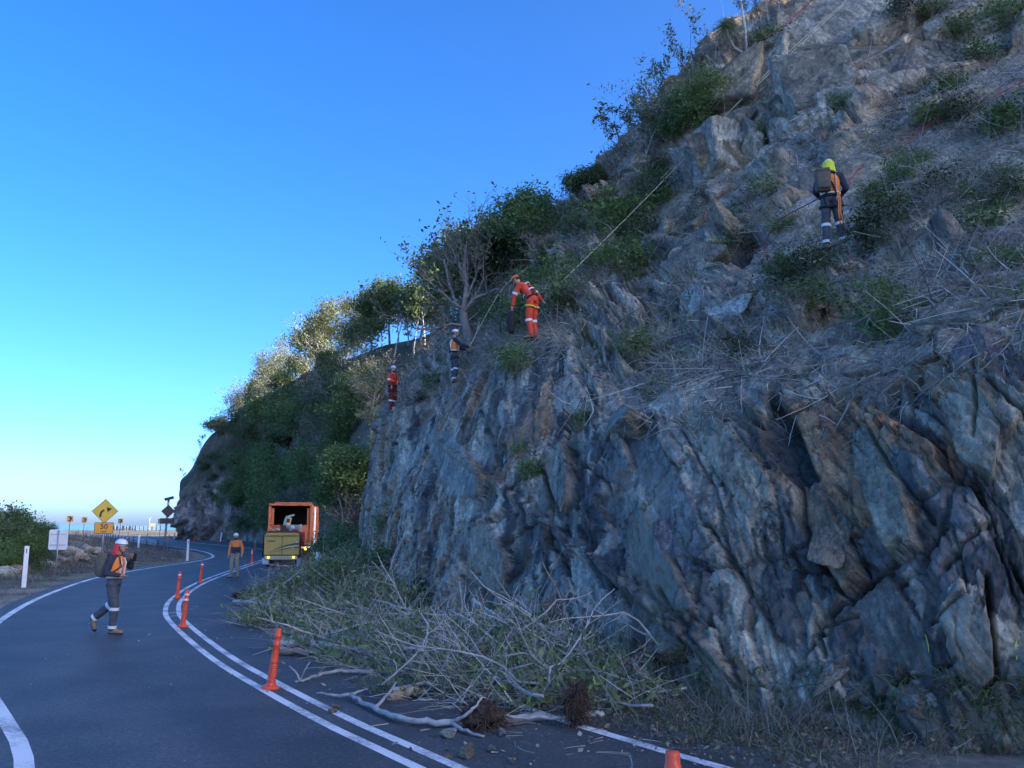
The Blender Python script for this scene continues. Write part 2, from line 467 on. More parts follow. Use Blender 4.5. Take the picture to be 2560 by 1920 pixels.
for ln, w, dep in (([(2040,1565), (2100,1505), (2160,1455), (2262,1368)], .035, .3), ([(2005,1228), (2010,1310), (2060,1420), (2112,1492)], .03, .25), ([(2360,1415), (2410,1350), (2475,1305)], .03, .2), ([(2470,1440), (2478,1570), (2490,1700), (2455,1728)], .025, .25),
        ([(1990,1228), (2048,1203)], .03, .2), ([(1500,1090), (1560,1062), (1640,1064), (1722,1060)], .03, .2), ([(1380,1075), (1450,1070), (1530,1030)], .025, .18), ([(1540,1100), (1510,1160), (1475,1185)], .022, .15), ([(1960,1340), (1970,1420), (2045,1425), (2060,1400)], .028, .18),
        ([(2040,1565), (2060,1640)], .03, .2), ([(1700,1060), (1800,1240), (1830,1400), (1930,1560)], .022, .14), ([(1200,1000), (1240,1150), (1210,1300)], .03, .15), ([(1330,1000), (1350,1150), (1420,1330), (1560,1480)], .022, .12), ([(2180,1070), (2240,1180), (2330,1300)], .02, .12),
        ([(2300,930), (2260,1040), (2230,1090)], .025, .15), ([(2440,880), (2446,1010), (2440,1100)], .022, .14), ([(1060,1130), (1090,1250), (1060,1380)], .03, .16), ([(1660,1480), (1740,1600), (1840,1720)], .025, .15), ([(2380,1320), (2420,1480), (2330,1560)], .018, .1)):
    d = segdist(ln) + .03 * (fbm(S_ * 5, T_ * 5, 97) - .5)
    disp = disp - dep * np.exp(-(np.maximum(d, 0) / w) ** 2) * face
# a straight raised vein running down across the face
d = segdist([(1075,1090), (1300,1255), (1480,1395), (1640,1520), (1850,1700)]); disp = disp + .13 * np.exp(-(d / .09) ** 4) * face
HGd = HG + HN * disp[..., None]
for hx, hy, rx, ry, rot, dep in ((1868, 376, 66, 24, -48, 2.2), (1850, 636, 60, 26, -42, 1.9), (2112, 292, 40, 12, 12, .8), (1962, 300, 40, 10, 8, .6), (2300, 120, 40, 14, -20, .5), (2490, 700, 50, 9, -25, .35), (2495, 905, 32, 8, -35, .3), (1452, 1215, 8, 60, 14, .35)):
    ca, sa = math.cos(R(rot)), math.sin(R(rot)); ex, ey = QX - hx, QY - hy
    q = np.hypot((ex * ca + ey * sa) / rx, (-ex * sa + ey * ca) / ry)
    HGd -= HN * ((1 - sstep(.55, 1.1, q + .3 * (fbm(S_ * 2, T_ * 2, 95) - .5))) * dep)[..., None]

# colours of rock and soil themselves, plus the dark wedge's painted shade
def mixc(a, b, t): return a * (1 - t[..., None]) + np.array(b) * t[..., None]
def cset(c): return np.broadcast_to(np.array(c, dtype=float), HG.shape).copy()
base = cset((.17, .19, .197))
base = mixc(base, (.10, .105, .125), sstep(.48, .62, fbm(S_ * .5, T_ * .5, 51)) * .8)
base = mixc(base, (.42, .41, .38), (r2 > .66) * .65)
base = mixc(base, (.06, .06, .066), (r2 < .26) * .75)
base = mixc(base, (.44, .43, .40), (r3 > .78) * .5)
base = mixc(base, (.05, .05, .055), (r3 < .2) * .6)
rust = sstep(.56, .66, fbm(S_ * .42 + 9, T_ * .42, 52)) * (r2 > .3)
rust = np.maximum(rust, left * sstep(.45, .6, fbm(S_ * .8, T_ * .5, 53)) * .8)
base = mixc(base, (.32, .215, .13), rust * .8)
base = mixc(base, (.33, .15, .075), rust * (r3 > .75) * .5)
topband = sstep(2.3, 2.9, UR) * sstep(5.5, 7.0, ST)             # tan broken rock along the crest at the near end
base = mixc(base, (.36, .285, .20), topband * .7 * (.4 + .6 * (r2 > .35)))
pale = (r1 > .86) * (r2 > .4)
base = mixc(base, (.44, .45, .45), pale * .6)
base = mixc(base, (.05, .05, .06), np.exp(-(c1 / .035) ** 2) * (r1 > .45) * .6)
soil = cset((.20, .185, .16))
soil = mixc(soil, (.135, .13, .13), sstep(.42, .6, fbm(S_ * .6, T_ * .6, 61)))
soil = mixc(soil, (.30, .225, .15), sstep(.58, .68, fbm(S_ * .5 + 31, T_ * .5, 62)) * .8)
soil = mixc(soil, (.34, .32, .26), sstep(.5, .7, fbm(S_ * 3, T_ * 1.4, 63)) * .6)
slabc = cset((.155, .155, .145)); slabc = mixc(slabc, (.30, .285, .255), (rs > .72) * .7); slabc = mixc(slabc, (.25, .19, .13), (rs < .3) * .8); slabc = mixc(slabc, (.07, .068, .065), (rs2 < .25) * .6); slabc = mixc(slabc, (.34, .31, .26), (rs2 > .85) * .5)
soil = mixc(soil, (0, 0, 0), slab_m * 0) * (1 - slab_m[..., None]) + slabc * slab_m[..., None]
base = base * np.array([.90, .79, .60])
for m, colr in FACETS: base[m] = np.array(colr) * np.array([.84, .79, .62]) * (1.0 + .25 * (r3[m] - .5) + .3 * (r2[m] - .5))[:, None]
soil = soil * np.array([1.28, 1.22, 1.04])
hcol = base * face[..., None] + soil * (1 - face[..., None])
verge_c = 1 - sstep(.9, 1.25, UR + (fbm(S_ * 1.2, T_ * 1.2, 64) - .5) * .5)
hcol = mixc(hcol, (.16, .14, .105), verge_c * .85)

def rock_material(name, dirs, s1=1.4, s2=8.0, bump=.9):
    m, t, b = new_mat(name)
    b.inputs['Roughness'].default_value = .6; b.inputs['Specular IOR Level'].default_value = .4
    tc = t.nodes.new('ShaderNodeTexCoord'); cx = t.nodes.new('ShaderNodeCombineXYZ')
    for k, (d, s) in enumerate(dirs):
        dp = t.nodes.new('ShaderNodeVectorMath'); dp.operation = 'DOT_PRODUCT'; dp.inputs[1].default_value = tuple(c * s for c in d)
        t.links.new(tc.outputs['Object'], dp.inputs[0]); t.links.new(dp.outputs['Value'], cx.inputs[k])
    def noise(sc, det, rough=.65):
        n = t.nodes.new('ShaderNodeTexNoise'); n.inputs['Scale'].default_value = sc; n.inputs['Detail'].default_value = det; n.inputs['Roughness'].default_value = rough
        t.links.new(cx.outputs[0], n.inputs['Vector']); return n
    A, B = noise(s1, 9), noise(s2, 7, .75)
    vo = t.nodes.new('ShaderNodeTexVoronoi'); vo.feature = 'DISTANCE_TO_EDGE'; vo.inputs['Scale'].default_value = s1 * 1.3
    wp = t.nodes.new('ShaderNodeVectorMath'); wp.operation = 'MULTIPLY_ADD'; wp.inputs[1].default_value = (.5, .5, .5)
    t.links.new(A.outputs['Color'], wp.inputs[0]); t.links.new(cx.outputs[0], wp.inputs[2]); t.links.new(wp.outputs[0], vo.inputs['Vector'])
    def rng(src, a, b_, c, d):
        r = t.nodes.new('ShaderNodeMapRange'); r.inputs[1].default_value = a; r.inputs[2].default_value = b_; r.inputs[3].default_value = c; r.inputs[4].default_value = d
        t.links.new(src, r.inputs[0]); return r.outputs[0]
    def mul(a, b_):
        q = t.nodes.new('ShaderNodeMath'); q.operation = 'MULTIPLY'; t.links.new(a, q.inputs[0]); t.links.new(b_, q.inputs[1]); return q.outputs[0]
    cr0 = rng(vo.outputs[0], 0.0, .02, .45, 1.0)
    gate = noise(s1 * .8, 2); gm = rng(gate.outputs[0], .5, .56, 1.0, 0.0)
    cm = t.nodes.new('ShaderNodeMath'); cm.operation = 'MAXIMUM'; t.links.new(cr0, cm.inputs[0]); t.links.new(gm, cm.inputs[1]); crack = cm.outputs[0]
    Cn = t.nodes.new('ShaderNodeTexNoise'); Cn.inputs['Scale'].default_value = 11; Cn.inputs['Detail'].default_value = 9; Cn.inputs['Roughness'].default_value = .78; t.links.new(tc.outputs['Object'], Cn.inputs['Vector'])
    V2 = t.nodes.new('ShaderNodeTexVoronoi'); V2.inputs['Scale'].default_value = s1 * 4.5; t.links.new(wp.outputs[0], V2.inputs['Vector'])
    f = mul(mul(rng(A.outputs[0], .32, .68, .5, 1.6), rng(B.outputs[0], .3, .7, .5, 1.6)), mul(mul(crack, rng(Cn.outputs[0], .34, .66, .55, 1.5)), rng(V2.outputs['Color'], .0, 1.0, .62, 1.4)))
    vc = t.nodes.new('ShaderNodeVertexColor'); vc.layer_name = 'Col'
    sc = t.nodes.new('ShaderNodeVectorMath'); sc.operation = 'SCALE'; t.links.new(vc.outputs[0], sc.inputs[0]); t.links.new(f, sc.inputs['Scale'])
    # iron and lichen stains of their own shape
    st = noise(s1 * .55, 5); mx = t.nodes.new('ShaderNodeMix'); mx.data_type = 'RGBA'
    t.links.new(rng(st.outputs[0], .52, .66, 0, .6), mx.inputs[0]); t.links.new(sc.outputs[0], mx.inputs[6]); mx.inputs[7].default_value = (.25, .205, .125, 1)
    t.links.new(mx.outputs[2], b.inputs['Base Color'])
    b1 = t.nodes.new('ShaderNodeBump'); b1.inputs['Strength'].default_value = bump; b1.inputs['Distance'].default_value = .09; t.links.new(A.outputs[0], b1.inputs['Height'])
    b2 = t.nodes.new('ShaderNodeBump'); b2.inputs['Strength'].default_value = bump; b2.inputs['Distance'].default_value = .028; t.links.new(B.outputs[0], b2.inputs['Height'])
    b3 = t.nodes.new('ShaderNodeBump'); b3.inputs['Strength'].default_value = .8; b3.inputs['Distance'].default_value = .05; t.links.new(crack, b3.inputs['Height'])
    b4 = t.nodes.new('ShaderNodeBump'); b4.inputs['Strength'].default_value = bump; b4.inputs['Distance'].default_value = .03; t.links.new(V2.outputs['Color'], b4.inputs['Height']); t.links.new(b4.outputs[0], b1.inputs['Normal'])
    t.links.new(b1.outputs[0], b2.inputs['Normal']); t.links.new(b2.outputs[0], b3.inputs['Normal']); t.links.new(b3.outputs[0], b.inputs['Normal'])
    return m
m_rock = rock_material('rock_and_soil', (((.28, -.52, -.81), .26), ((.38, -.71, .59), 1.25), ((-.88, -.47, 0), 1.0)))
m_boulder = rock_material('boulder_rock', (((.7, .2, -.68), .5), ((.6, .3, .74), 1.3), ((-.5, .86, 0), 1.0)), 1.6, 9.0)
hill = link('hillside', mesh_np('hillside', HGd.reshape(-1, 3), grid_faces(na, nu), hcol.reshape(-1, 3)), None, m_rock)
tag(hill, 'dark slate rock cutting with a littered slope above it', kind='structure')
open('/tmp/nv','w').write(str(na*nu)) if False else None

# coarse copy for placing things on it
ka, ku = 6, 6
CG = HGd[::ka, ::ku]
BVH = BVHTree.FromPolygons([tuple(p) for p in CG.reshape(-1, 3)], [tuple(f) for f in grid_faces(*CG.shape[:2])])
CAMP = Vector((0, 0, CAMZ))
def hill_at(px, py):
    """point and normal of the near hillside seen at a photo pixel"""
    h = BVH.ray_cast(CAMP, ray(px, py).normalized(), 300)
    if h[0] is None: return None, None
    n = h[1]
    if n.dot(ray(px, py)) > 0: n = -n
    return h[0], n
def hill_drop(p):
    h = BVH.ray_cast(Vector((p[0], p[1], 80)), Vector((0, 0, -1)), 200)
    return h[0]

# ---------------------------------------------------------------- far hillside behind the truck, round to the headland
NET2 = [
    [G(1130,1398), T(1150,1200,56), T(1180,1000,60), T(1240,760,66)],
    [G(1000,1398), T(1020,1200,55), T(1060,1010,59), T(1130,815,64)],
    [G(880,1397), T(905,1210,56), T(960,1010,60), T(1040,848,65)],
    [G(810,1385), T(815,1250,65), T(840,1080,70), T(880,900,77)],
    [G(700,1363), T(705,1260,94), T(715,1110,99), T(735,965,107)],
    [G(610,1352), T(612,1275,119), T(618,1160,124), T(628,1030,131)],
    [G(520,1350), T(525,1285,126), T(526,1200,130), T(530,1100,135)],
    [G(474,1349), T(476,1298,128), T(479,1240,131), T(483,1182,134)],
    [G(446,1347), T(449,1308,134), T(453,1268,135), T(459,1230,137)],
    [(-53, 154, 0), (-52.5, 155, 1.2), (-52, 156, 3), (-51, 158, 5)],
    [(-68, 200, 0), (-66, 200, 1.2), (-64, 200, 3), (-60, 200, 5)],
]
n2 = np.array(NET2)
o2 = n2[:, 3] - n2[:, 1]; o2[:, 2] = 0; o2 /= np.linalg.norm(o2, axis=1, keepdims=True)
sk = n2[:, 0] - o2 * 1.0; sk[:, 2] = -.6
bk1 = n2[:, 3] + o2 * 4; bk1[:, 2] += .3
bk2 = n2[:, 3] + o2 * 18; bk2[:, 2] -= 3
bk3 = n2[:, 3] + o2 * 45; bk3[:, 2] -= 16
n2 = np.concatenate([sk[:, None], n2, bk1[:, None], bk2[:, None], bk3[:, None]], axis=1)
FG = catmull(np.swapaxes(catmull(n2, 380), 0, 1), 190); FG = np.swapaxes(FG, 0, 1)
FN = grid_normals(FG)
if FN[190, 80].dot(np.array([-1, -1, .5])) < 0: FN = -FN
fs = np.concatenate([[0], np.cumsum(np.linalg.norm(np.diff(FG[:, 60], axis=0), axis=1))])[:, None] * np.ones((1, 190))
ft = np.concatenate([[0], np.cumsum(np.linalg.norm(np.diff(FG[190], axis=0), axis=1))])[None, :] * np.ones((380, 1))
fst = np.linspace(0, len(NET2) - 1, 380)[:, None] * np.ones((1, 190)); fur = np.linspace(0, 7, 190)[None, :] * np.ones((380, 1))
bare = sstep(4.6, 6.0, fst + (fbm(fs * .1, ft * .1, 71) - .5) * 2) * (1 - sstep(2.7, 3.6, fur + (fbm(fs * .12, ft * .12, 72) - .5) * 1.5))
bare = np.maximum(bare, (1 - sstep(1.0, 1.7, fur + (fbm(fs * .2, ft * .2, 76) - .5))) * .8)
hq1, cq1, rq1 = facets(fs * .22 * .6 + ft * .22 * .3, ft * .12 - fs * .05, 73)
hq2, cq2, rq2 = facets(fs * .8 + ft * .2, ft * .35, 74)
hq3, cq3, rq3 = facets(fs * 2.2 + ft * .4, ft * .9, 78)
fd = bare * (.9 * hq1 + .7 * hq2 + .4 * hq3) * sstep(.5, 1.3, fur) + 1.2 * (fbm(fs * .12, ft * .12, 75) - .5)
FGd = FG + FN * fd[..., None]
fc = np.broadcast_to(np.array((.075, .08, .055)), FG.shape).copy()
fc = mixc(fc, (.16, .14, .10), sstep(.45, .65, fbm(fs * .3, ft * .3, 77)) * .8)
rk = mixc(np.broadcast_to(np.array((.32, .27, .225)), FG.shape).copy(), (.42, .37, .31), (rq2 > .55) * .6)
rk = mixc(rk, (.12, .10, .095), (rq3 < .3) * .6); rk = mixc(rk, (.40, .33, .26), (rq3 > .75) * .5)
rk = mixc(rk, (.10, .09, .09), (rq2 < .25) * .6)
fc = fc * (1 - bare[..., None]) + rk * bare[..., None]
m_far = mat_attr('far_rock_and_soil', rough=.85, scale=.7, var=.45, bump=.8, dist=.25, spec=.2)
fhill = link('forest_hillside', mesh_np('forest_hillside', FGd.reshape(-1, 3), grid_faces(380, 190), fc.reshape(-1, 3)), None, m_far)
tag(fhill, 'bush covered headland with a bare rock end', kind='structure')
BVH2 = BVHTree.FromPolygons([tuple(p) for p in FGd[::3, ::3].reshape(-1, 3)], [tuple(f) for f in grid_faces(*FGd[::3, ::3].shape[:2])])
def far_at(px, py):
    h = BVH2.ray_cast(CAMP, ray(px, py).normalized(), 400)
    if h[0] is None: return None, None
    return h[0], h[1]

# ---------------------------------------------------------------- ground sheet, road, markings, sea
def curve(pts, n=160):
    return catmull(np.array([tuple(gnd(x, y))[:2] for x, y in pts]), n)
L_EDGE = np.concatenate([[(1.6, -2), (-.5, 1.4), (-2.3, 4.3)], [tuple(gnd(x, y))[:2] for x, y in
    [(62,1920), (8,1790), (-58,1680), (-60,1620), (0,1552), (110,1490), (240,1445), (370,1421), (480,1405), (524,1396), (532,1389), (512,1380), (465,1371.5), (400,1362), (330,1352), (250,1342), (160,1334)]]])
C_LINE = np.concatenate([[(4.2, 0), (1.9, 4.2)], [tuple(gnd(x, y))[:2] for x, y in
    [(1075,1910), (860,1812), (676,1716), (548,1640), (452,1562), (430,1528), (446,1494), (505,1456), (590,1424), (655,1402), (692,1389), (690,1380), (640,1372), (540,1362), (420,1351.5), (340,1345), (270,1338), (200,1331)]]])
R_EDGE = np.concatenate([[(7.0, 2.0), (4.2, 4.9)], [tuple(gnd(x, y))[:2] for x, y in
    [(1765,1908), (1590,1857), (1330,1775), (1010,1650), (820,1540), (735,1480), (738,1440), (775,1412), (800,1395), (795,1382), (740,1368), (655,1359.5), (600,1356.5), (520,1352.5), (440,1348), (380,1341)]]])
cl, cL, cR = catmull(L_EDGE, 300), catmull(C_LINE, 300), catmull(R_EDGE, 300)
def offs(c, d):
    t = np.gradient(c, axis=0); t /= np.maximum(np.linalg.norm(t, axis=1, keepdims=True), 1e-9)
    return c + np.stack([t[:, 1], -t[:, 0]], axis=1) * d           # +d to the travel-right
def strip(name, a, b, z, m, parent=None, n=2):
    t = np.linspace(0, 1, n)
    P = a[:, None] * (1 - t)[None, :, None] + b[:, None] * t[None, :, None]
    P = np.concatenate([P, np.full(P.shape[:2] + (1,), z)], axis=2)
    f = grid_faces(len(a), n)[:, ::-1]
    return link(name, mesh_np(name, P.reshape(-1, 3), f), parent, m)
def even(c, n=300):
    s = np.concatenate([[0], np.cumsum(np.linalg.norm(np.diff(c, axis=0), axis=1))]); q = np.linspace(0, s[-1], n)
    return np.stack([np.interp(q, s, c[:, 0]), np.interp(q, s, c[:, 1])], axis=1)

# asphalt with aggregate, patches of wear
m_asph, t, b = new_mat('asphalt')
tc = t.nodes.new('ShaderNodeTexCoord')
n1 = t.nodes.new('ShaderNodeTexNoise'); n1.inputs['Scale'].default_value = .8; n1.inputs['Detail'].default_value = 5
n2_ = t.nodes.new('ShaderNodeTexNoise'); n2_.inputs['Scale'].default_value = 28; n2_.inputs['Detail'].default_value = 5; n2_.inputs['Roughness'].default_value = .75
vo = t.nodes.new('ShaderNodeTexVoronoi'); vo.inputs['Scale'].default_value = 70
for q in (n1, n2_, vo): t.links.new(tc.outputs['Object'], q.inputs['Vector'])
rp = t.nodes.new('ShaderNodeValToRGB'); rp.color_ramp.elements[0].position = .35; rp.color_ramp.elements[1].position = .68
rp.color_ramp.elements[0].color = (.054, .053, .051, 1); rp.color_ramp.elements[1].color = (.088, .086, .082, 1)
t.links.new(n1.outputs[0], rp.inputs[0])
vs_ = t.nodes.new('ShaderNodeTexVoronoi'); vs_.inputs['Scale'].default_value = 38; t.links.new(tc.outputs['Object'], vs_.inputs['Vector'])
chp = t.nodes.new('ShaderNodeMapRange'); chp.inputs[1].default_value = .55; chp.inputs[2].default_value = 1.0; chp.inputs[3].default_value = .9; chp.inputs[4].default_value = 1.7; t.links.new(vs_.outputs['Color'], chp.inputs[0])
mr = t.nodes.new('ShaderNodeMapRange'); mr.inputs[1].default_value = .3; mr.inputs[2].default_value = .72; mr.inputs[3].default_value = .5; mr.inputs[4].default_value = 1.65
t.links.new(n2_.outputs[0], mr.inputs[0])
vm = t.nodes.new('ShaderNodeVectorMath'); vm.operation = 'SCALE'
wt = t.nodes.new('ShaderNodeVertexColor'); wt.layer_name = 'Col'; wm = t.nodes.new('ShaderNodeVectorMath'); wm.operation = 'MULTIPLY'
t.links.new(rp.outputs[0], vm.inputs[0]); mch = t.nodes.new('ShaderNodeMath'); mch.operation = 'MULTIPLY'; t.links.new(mr.outputs[0], mch.inputs[0]); t.links.new(chp.outputs[0], mch.inputs[1]); t.links.new(mch.outputs[0], vm.inputs['Scale']); t.links.new(vm.outputs[0], wm.inputs[0]); t.links.new(wt.outputs[0], wm.inputs[1]); t.links.new(wm.outputs[0], b.inputs['Base Color'])
b.inputs['Roughness'].default_value = .6; b.inputs['Specular IOR Level'].default_value = .45
bp = t.nodes.new('ShaderNodeBump'); bp.inputs['Strength'].default_value = .55; bp.inputs['Distance'].default_value = .006
t.links.new(vo.outputs[0], bp.inputs['Height']); t.links.new(bp.outputs[0], b.inputs['Normal'])

m_line, t, b = new_mat('line_paint')
tc = t.nodes.new('ShaderNodeTexCoord'); n1 = t.nodes.new('ShaderNodeTexNoise'); n1.inputs['Scale'].default_value = 16; n1.inputs['Detail'].default_value = 9; n1.inputs['Roughness'].default_value = .8
n3 = t.nodes.new('ShaderNodeTexNoise'); n3.inputs['Scale'].default_value = 1.2; n3.inputs['Detail'].default_value = 3
ad = t.nodes.new('ShaderNodeMath'); ad.operation = 'ADD'
for q in (n1, n3): t.links.new(tc.outputs['Object'], q.inputs['Vector'])
t.links.new(n1.outputs[0], ad.inputs[0]); t.links.new(n3.outputs[0], ad.inputs[1])
rp = t.nodes.new('ShaderNodeValToRGB'); rp.color_ramp.elements[0].position = .38; rp.color_ramp.elements[1].position = .52
rp.color_ramp.elements[0].color = (.20, .20, .20, 1); rp.color_ramp.elements[1].color = (.82, .81, .79, 1)
mrx = t.nodes.new('ShaderNodeMath'); mrx.operation = 'MULTIPLY'; mrx.inputs[1].default_value = .5
t.links.new(ad.outputs[0], mrx.inputs[0]); t.links.new(mrx.outputs[0], rp.inputs[0]); t.links.new(rp.outputs[0], b.inputs['Base Color']); b.inputs['Roughness'].default_value = .6

la = even(offs(cl, -.45)); ra = even(offs(cR, .75))
road = strip('road', la, ra, 0.0, m_asph, n=45)
_w = np.linspace(0, 1, 45); _tr = 1 - .16 * sum(np.exp(-((_w - c) / .05) ** 2) for c in (.13, .36, .66, .88)) + .05 * np.exp(-((_w - .25) / .05) ** 2)
_tr = _tr[None, :] * (1 + .16 * (fbm(np.arange(300)[:, None] * .12 + 0 * _w[None], _w[None] * 5 + np.zeros((300, 1)), 58) - .5))
_a = road.data.color_attributes.new('Col', 'FLOAT_COLOR', 'POINT'); _c = np.ones((300 * 45, 4), np.float32); _c[:, :3] = _tr.reshape(-1, 1); _a.data.foreach_set('color', _c.ravel())
tag(road, 'dark asphalt road winding in an s bend', kind='structure')
def marking(c, w, name):
    c = even(c, 340)
    o = strip(name, offs(c, -w / 2), offs(c, w / 2), .004, m_line, road)
    return o
marking(cl, .16, 'edge_line'); marking(cR, .13, 'edge_line')
marking(offs(cL, -.15), .115, 'centre_line'); marking(offs(cL, .15), .115, 'centre_line')
# two short cross bars painted between the centre lines
for px, py in ((430, 1533), (432, 1541)):
    p = gnd(px, py); i = np.argmin(np.linalg.norm(cL - np.array(p[:2]), axis=1)); tt = np.gradient(cL, axis=0)[i]; tt /= np.linalg.norm(tt); nn = np.array([tt[1], -tt[0]])
    a = np.array([cL[i] - nn * .095 + tt * k for k in (-.04, .04)]); bq = np.array([cL[i] + nn * .095 + tt * k for k in (-.04, .04)])
    strip('cross_bar', a, bq, .004, m_line, road)

# land: one sheet to the coast, gently lifted on the seaward mound
def land_z(x, y):
    z = np.full_like(x, -.06)
    # distance out from the left edge line
    ex = np.interp(y, cl[::-1, 1] if cl[0, 1] > cl[-1, 1] else cl[:, 1], cl[::-1, 0] if cl[0, 1] > cl[-1, 1] else cl[:, 0])
    d = ex - x
    m = sstep(2, 11, d) * sstep(18, 40, y) * (1 - sstep(75, 112, y))
    z += m * (1.15 + 1.0 * (fbm(x * .12, y * .12, 81) - .5))
    z += sstep(.8, 4, d) * .14 * (fbm(x * .9, y * .9, 82) - .5)
    z += sstep(26, 44, d) * sstep(25, 45, y) * (1 - sstep(80, 115, y)) * .8
    return z
gx = np.concatenate([np.linspace(-260, -60, 60), np.linspace(-59.4, 40, 180), np.linspace(42, 120, 20)])
gy = np.concatenate([np.linspace(-60, -2, 20), np.linspace(-1, 70, 150), np.linspace(70.5, 160, 80), np.linspace(164, 420, 50)])
GX, GY = np.meshgrid(gx, gy, indexing='ij')
GZ = land_z(GX, GY)
gcol = np.broadcast_to(np.array((.15, .135, .115)), GX.shape + (3,)).copy()
gcol = mixc(gcol, (.10, .105, .07), sstep(.5, .62, fbm(GX * .35, GY * .35, 83)))
gcol = mixc(gcol, (.30, .275, .22), sstep(.52, .66, fbm(GX * .8, GY * .8, 84)) * .7)
dl = np.min(np.hypot(GX[..., None] - cl[::6, 0], GY[..., None] - cl[::6, 1]), axis=-1)
gcol = mixc(gcol, (.33, .31, .25), (1 - sstep(.6, 2.2, dl + 1.2 * (fbm(GX * 1.1, GY * 1.1, 85) - .5))) * .8)
m_gnd = mat_attr('dry_verge', rough=.95, scale=5, var=.4, bump=.8, dist=.08, spec=.1)
ground = link('ground', mesh_np('ground', np.stack([GX, GY, GZ], axis=-1).reshape(-1, 3), grid_faces(len(gx), len(gy))[:, ::-1], gcol.reshape(-1, 3), smooth=True), None, m_gnd)
tag(ground, 'dry grassy ground beside the road', kind='structure')
m_sea = mat('sea_water', (.05, .16, .24), rough=.25, bump=.3, scale=.05)
sea = link('sea', mesh_np('sea', np.array([(-20000, 150, -5), (6000, 150, -5), (9000, 30000, -5), (-26000, 30000, -5)]), np.array([[0, 1, 2, 3]])), None, m_sea)
tag(sea, 'strip of pale sea on the horizon', kind='structure')

# ---------------------------------------------------------------- loose and standing blocks of the hillside (pieces of it)
def rock_mesh(name, seed, planes=11, subdiv=4, rough=.035, cols=((.26, .255, .25),), skew=.25):
    rg = np.random.default_rng(seed)
    bm = bmesh.new(); bmesh.ops.create_icosphere(bm, subdivisions=subdiv, radius=1.0)
    V = np.array([tuple(v.co) for v in bm.verts]); F = np.array([[v.index for v in f.verts] for f in bm.faces]); bm.free()
    V = unit(V)
    nr = unit(rg.normal(size=(planes, 3))); nr = np.concatenate([nr, np.eye(3), -np.eye(3)]); nr = unit(nr + rg.normal(0, skew, nr.shape))
    dd = rg.uniform(.55, 1.0, len(nr))
    dt = V @ nr.T; rr = np.where(dt > .02, dd[None] / np.maximum(dt, .02), 9); k = rr.argmin(axis=1); r_ = rr.min(axis=1)
    P = V * r_[:, None]
    nz = fbm(P[:, 0] * 3 + P[:, 2] * 1.7 + seed, P[:, 1] * 3 - P[:, 2] * 2.1, seed, 4) - .5
    st_ = (P @ nr[0]) * 9 + nz * 2; st_ = st_ - np.floor(st_)
    P = P * (1 + rough * 3 * nz + rough * .9 * st_)[:, None]
    C = np.array(cols)[rg.integers(0, len(cols), len(nr))][k] * (1 + .5 * nz[:, None])
    me = mesh_np(name, P, F, np.clip(C, .02, .8)); me.materials.append(m_boulder)
    return me
def unit(v): return v / np.maximum(np.linalg.norm(v, axis=-1, keepdims=True), 1e-9)
GREY = ((.20, .20, .155), (.12, .12, .10), (.30, .295, .23), (.17, .155, .11))
TAN = ((.28, .225, .16), (.22, .175, .13), (.33, .28, .215), (.18, .14, .11))
BRN = ((.20, .17, .105), (.12, .105, .072), (.26, .22, .135))
PALE = ((.42, .43, .36), (.36, .37, .31), (.31, .32, .27))
DARK = ((.09, .09, .10), (.13, .13, .14), (.17, .16, .16))
RK = {'grey': [rock_mesh('grey_rock', s, 3, 5, .02, GREY) for s in (1, 2, 3, 4)], 'tan': [rock_mesh('tan_rock', s, 3, 4, .02, TAN) for s in (5, 6, 7)],
      'brown': [rock_mesh('brown_rock', s, 3, 5, .03, BRN) for s in (8, 9)], 'pale': [rock_mesh('pale_rock', s, 3, 4, .02, PALE) for s in (10, 11)], 'dark': [rock_mesh('dark_rock', s, 3, 5, .02, DARK) for s in (12, 13)]}
def rock(kind, px, py, size, roll=0.0, sink=.3, tilt=(0, 0), var=0, name='rock_slab', label=None, parent=None):
    p, n = hill_at(px, py)
    if p is None: return
    X = Vector((.5, -.86, 0)); X = (X - n * X.dot(n)).normalized(); Y = n.cross(X)
    M = Matrix((X, Y, n)).transposed() @ Euler((R(tilt[0]), R(tilt[1]), R(roll)), 'XYZ').to_matrix()
    o = link(name, RK[kind][var % len(RK[kind])], parent or hill)
    S = Matrix.Diagonal((size[0] / 1.6, size[1] / 1.6, size[2] / 1.6))
    o.matrix_local = Matrix.Translation(p - n * size[2] * (sink + .16)) @ (M @ S).to_4x4()
    if label: o['label'] = label
    return o
rock('brown', 1850, 215, (2.0, 3.6, 1.7), 18, .1, (0, 10), 0, label='big brown overhanging slab at the top of the slope')
rock('grey', 1930, 150, (1.3, 2.4, 1.2), 25, .25, var=1); rock('dark', 1900, 140, (.9, 2.2, .9), 22, .2, var=0)
rock('grey', 2045, 225, (1.9, 2.3, 1.6), 30, .1, (8, 0), 2, label='grey rounded block below the top outcrop'); rock('brown', 2140, 150, (2.6, 1.5, 1.3), -12, .15, (0, -8), 1, label='long weathered block above the grey one')
rock('grey', 2010, 175, (1.2, 1.6, 1.0), 35, .25, var=3); rock('grey', 2085, 270, (1.0, .8, .7), 0, .2, var=0); rock('grey', 1985, 265, (.9, 1.0, .7), 40, .2, var=1)
rock('grey', 1770, 400, (1.5, 2.1, 1.2), 24, .12, (0, 12), 1); rock('grey', 1740, 440, (.7, 2.2, .9), 30, .12, var=2); rock('brown', 1795, 390, (1.0, 1.6, .9), 22, .15, var=1)
rock('grey', 1690, 530, (1.6, 2.6, 1.0), 26, .15, (0, 8), 3, label='pale streaked slab leaning out of the slope'); rock('grey', 1660, 590, (.9, 1.9, .8), 30, .15, var=0); rock('brown', 1735, 560, (1.3, 1.6, .9), 15, .2, var=0)
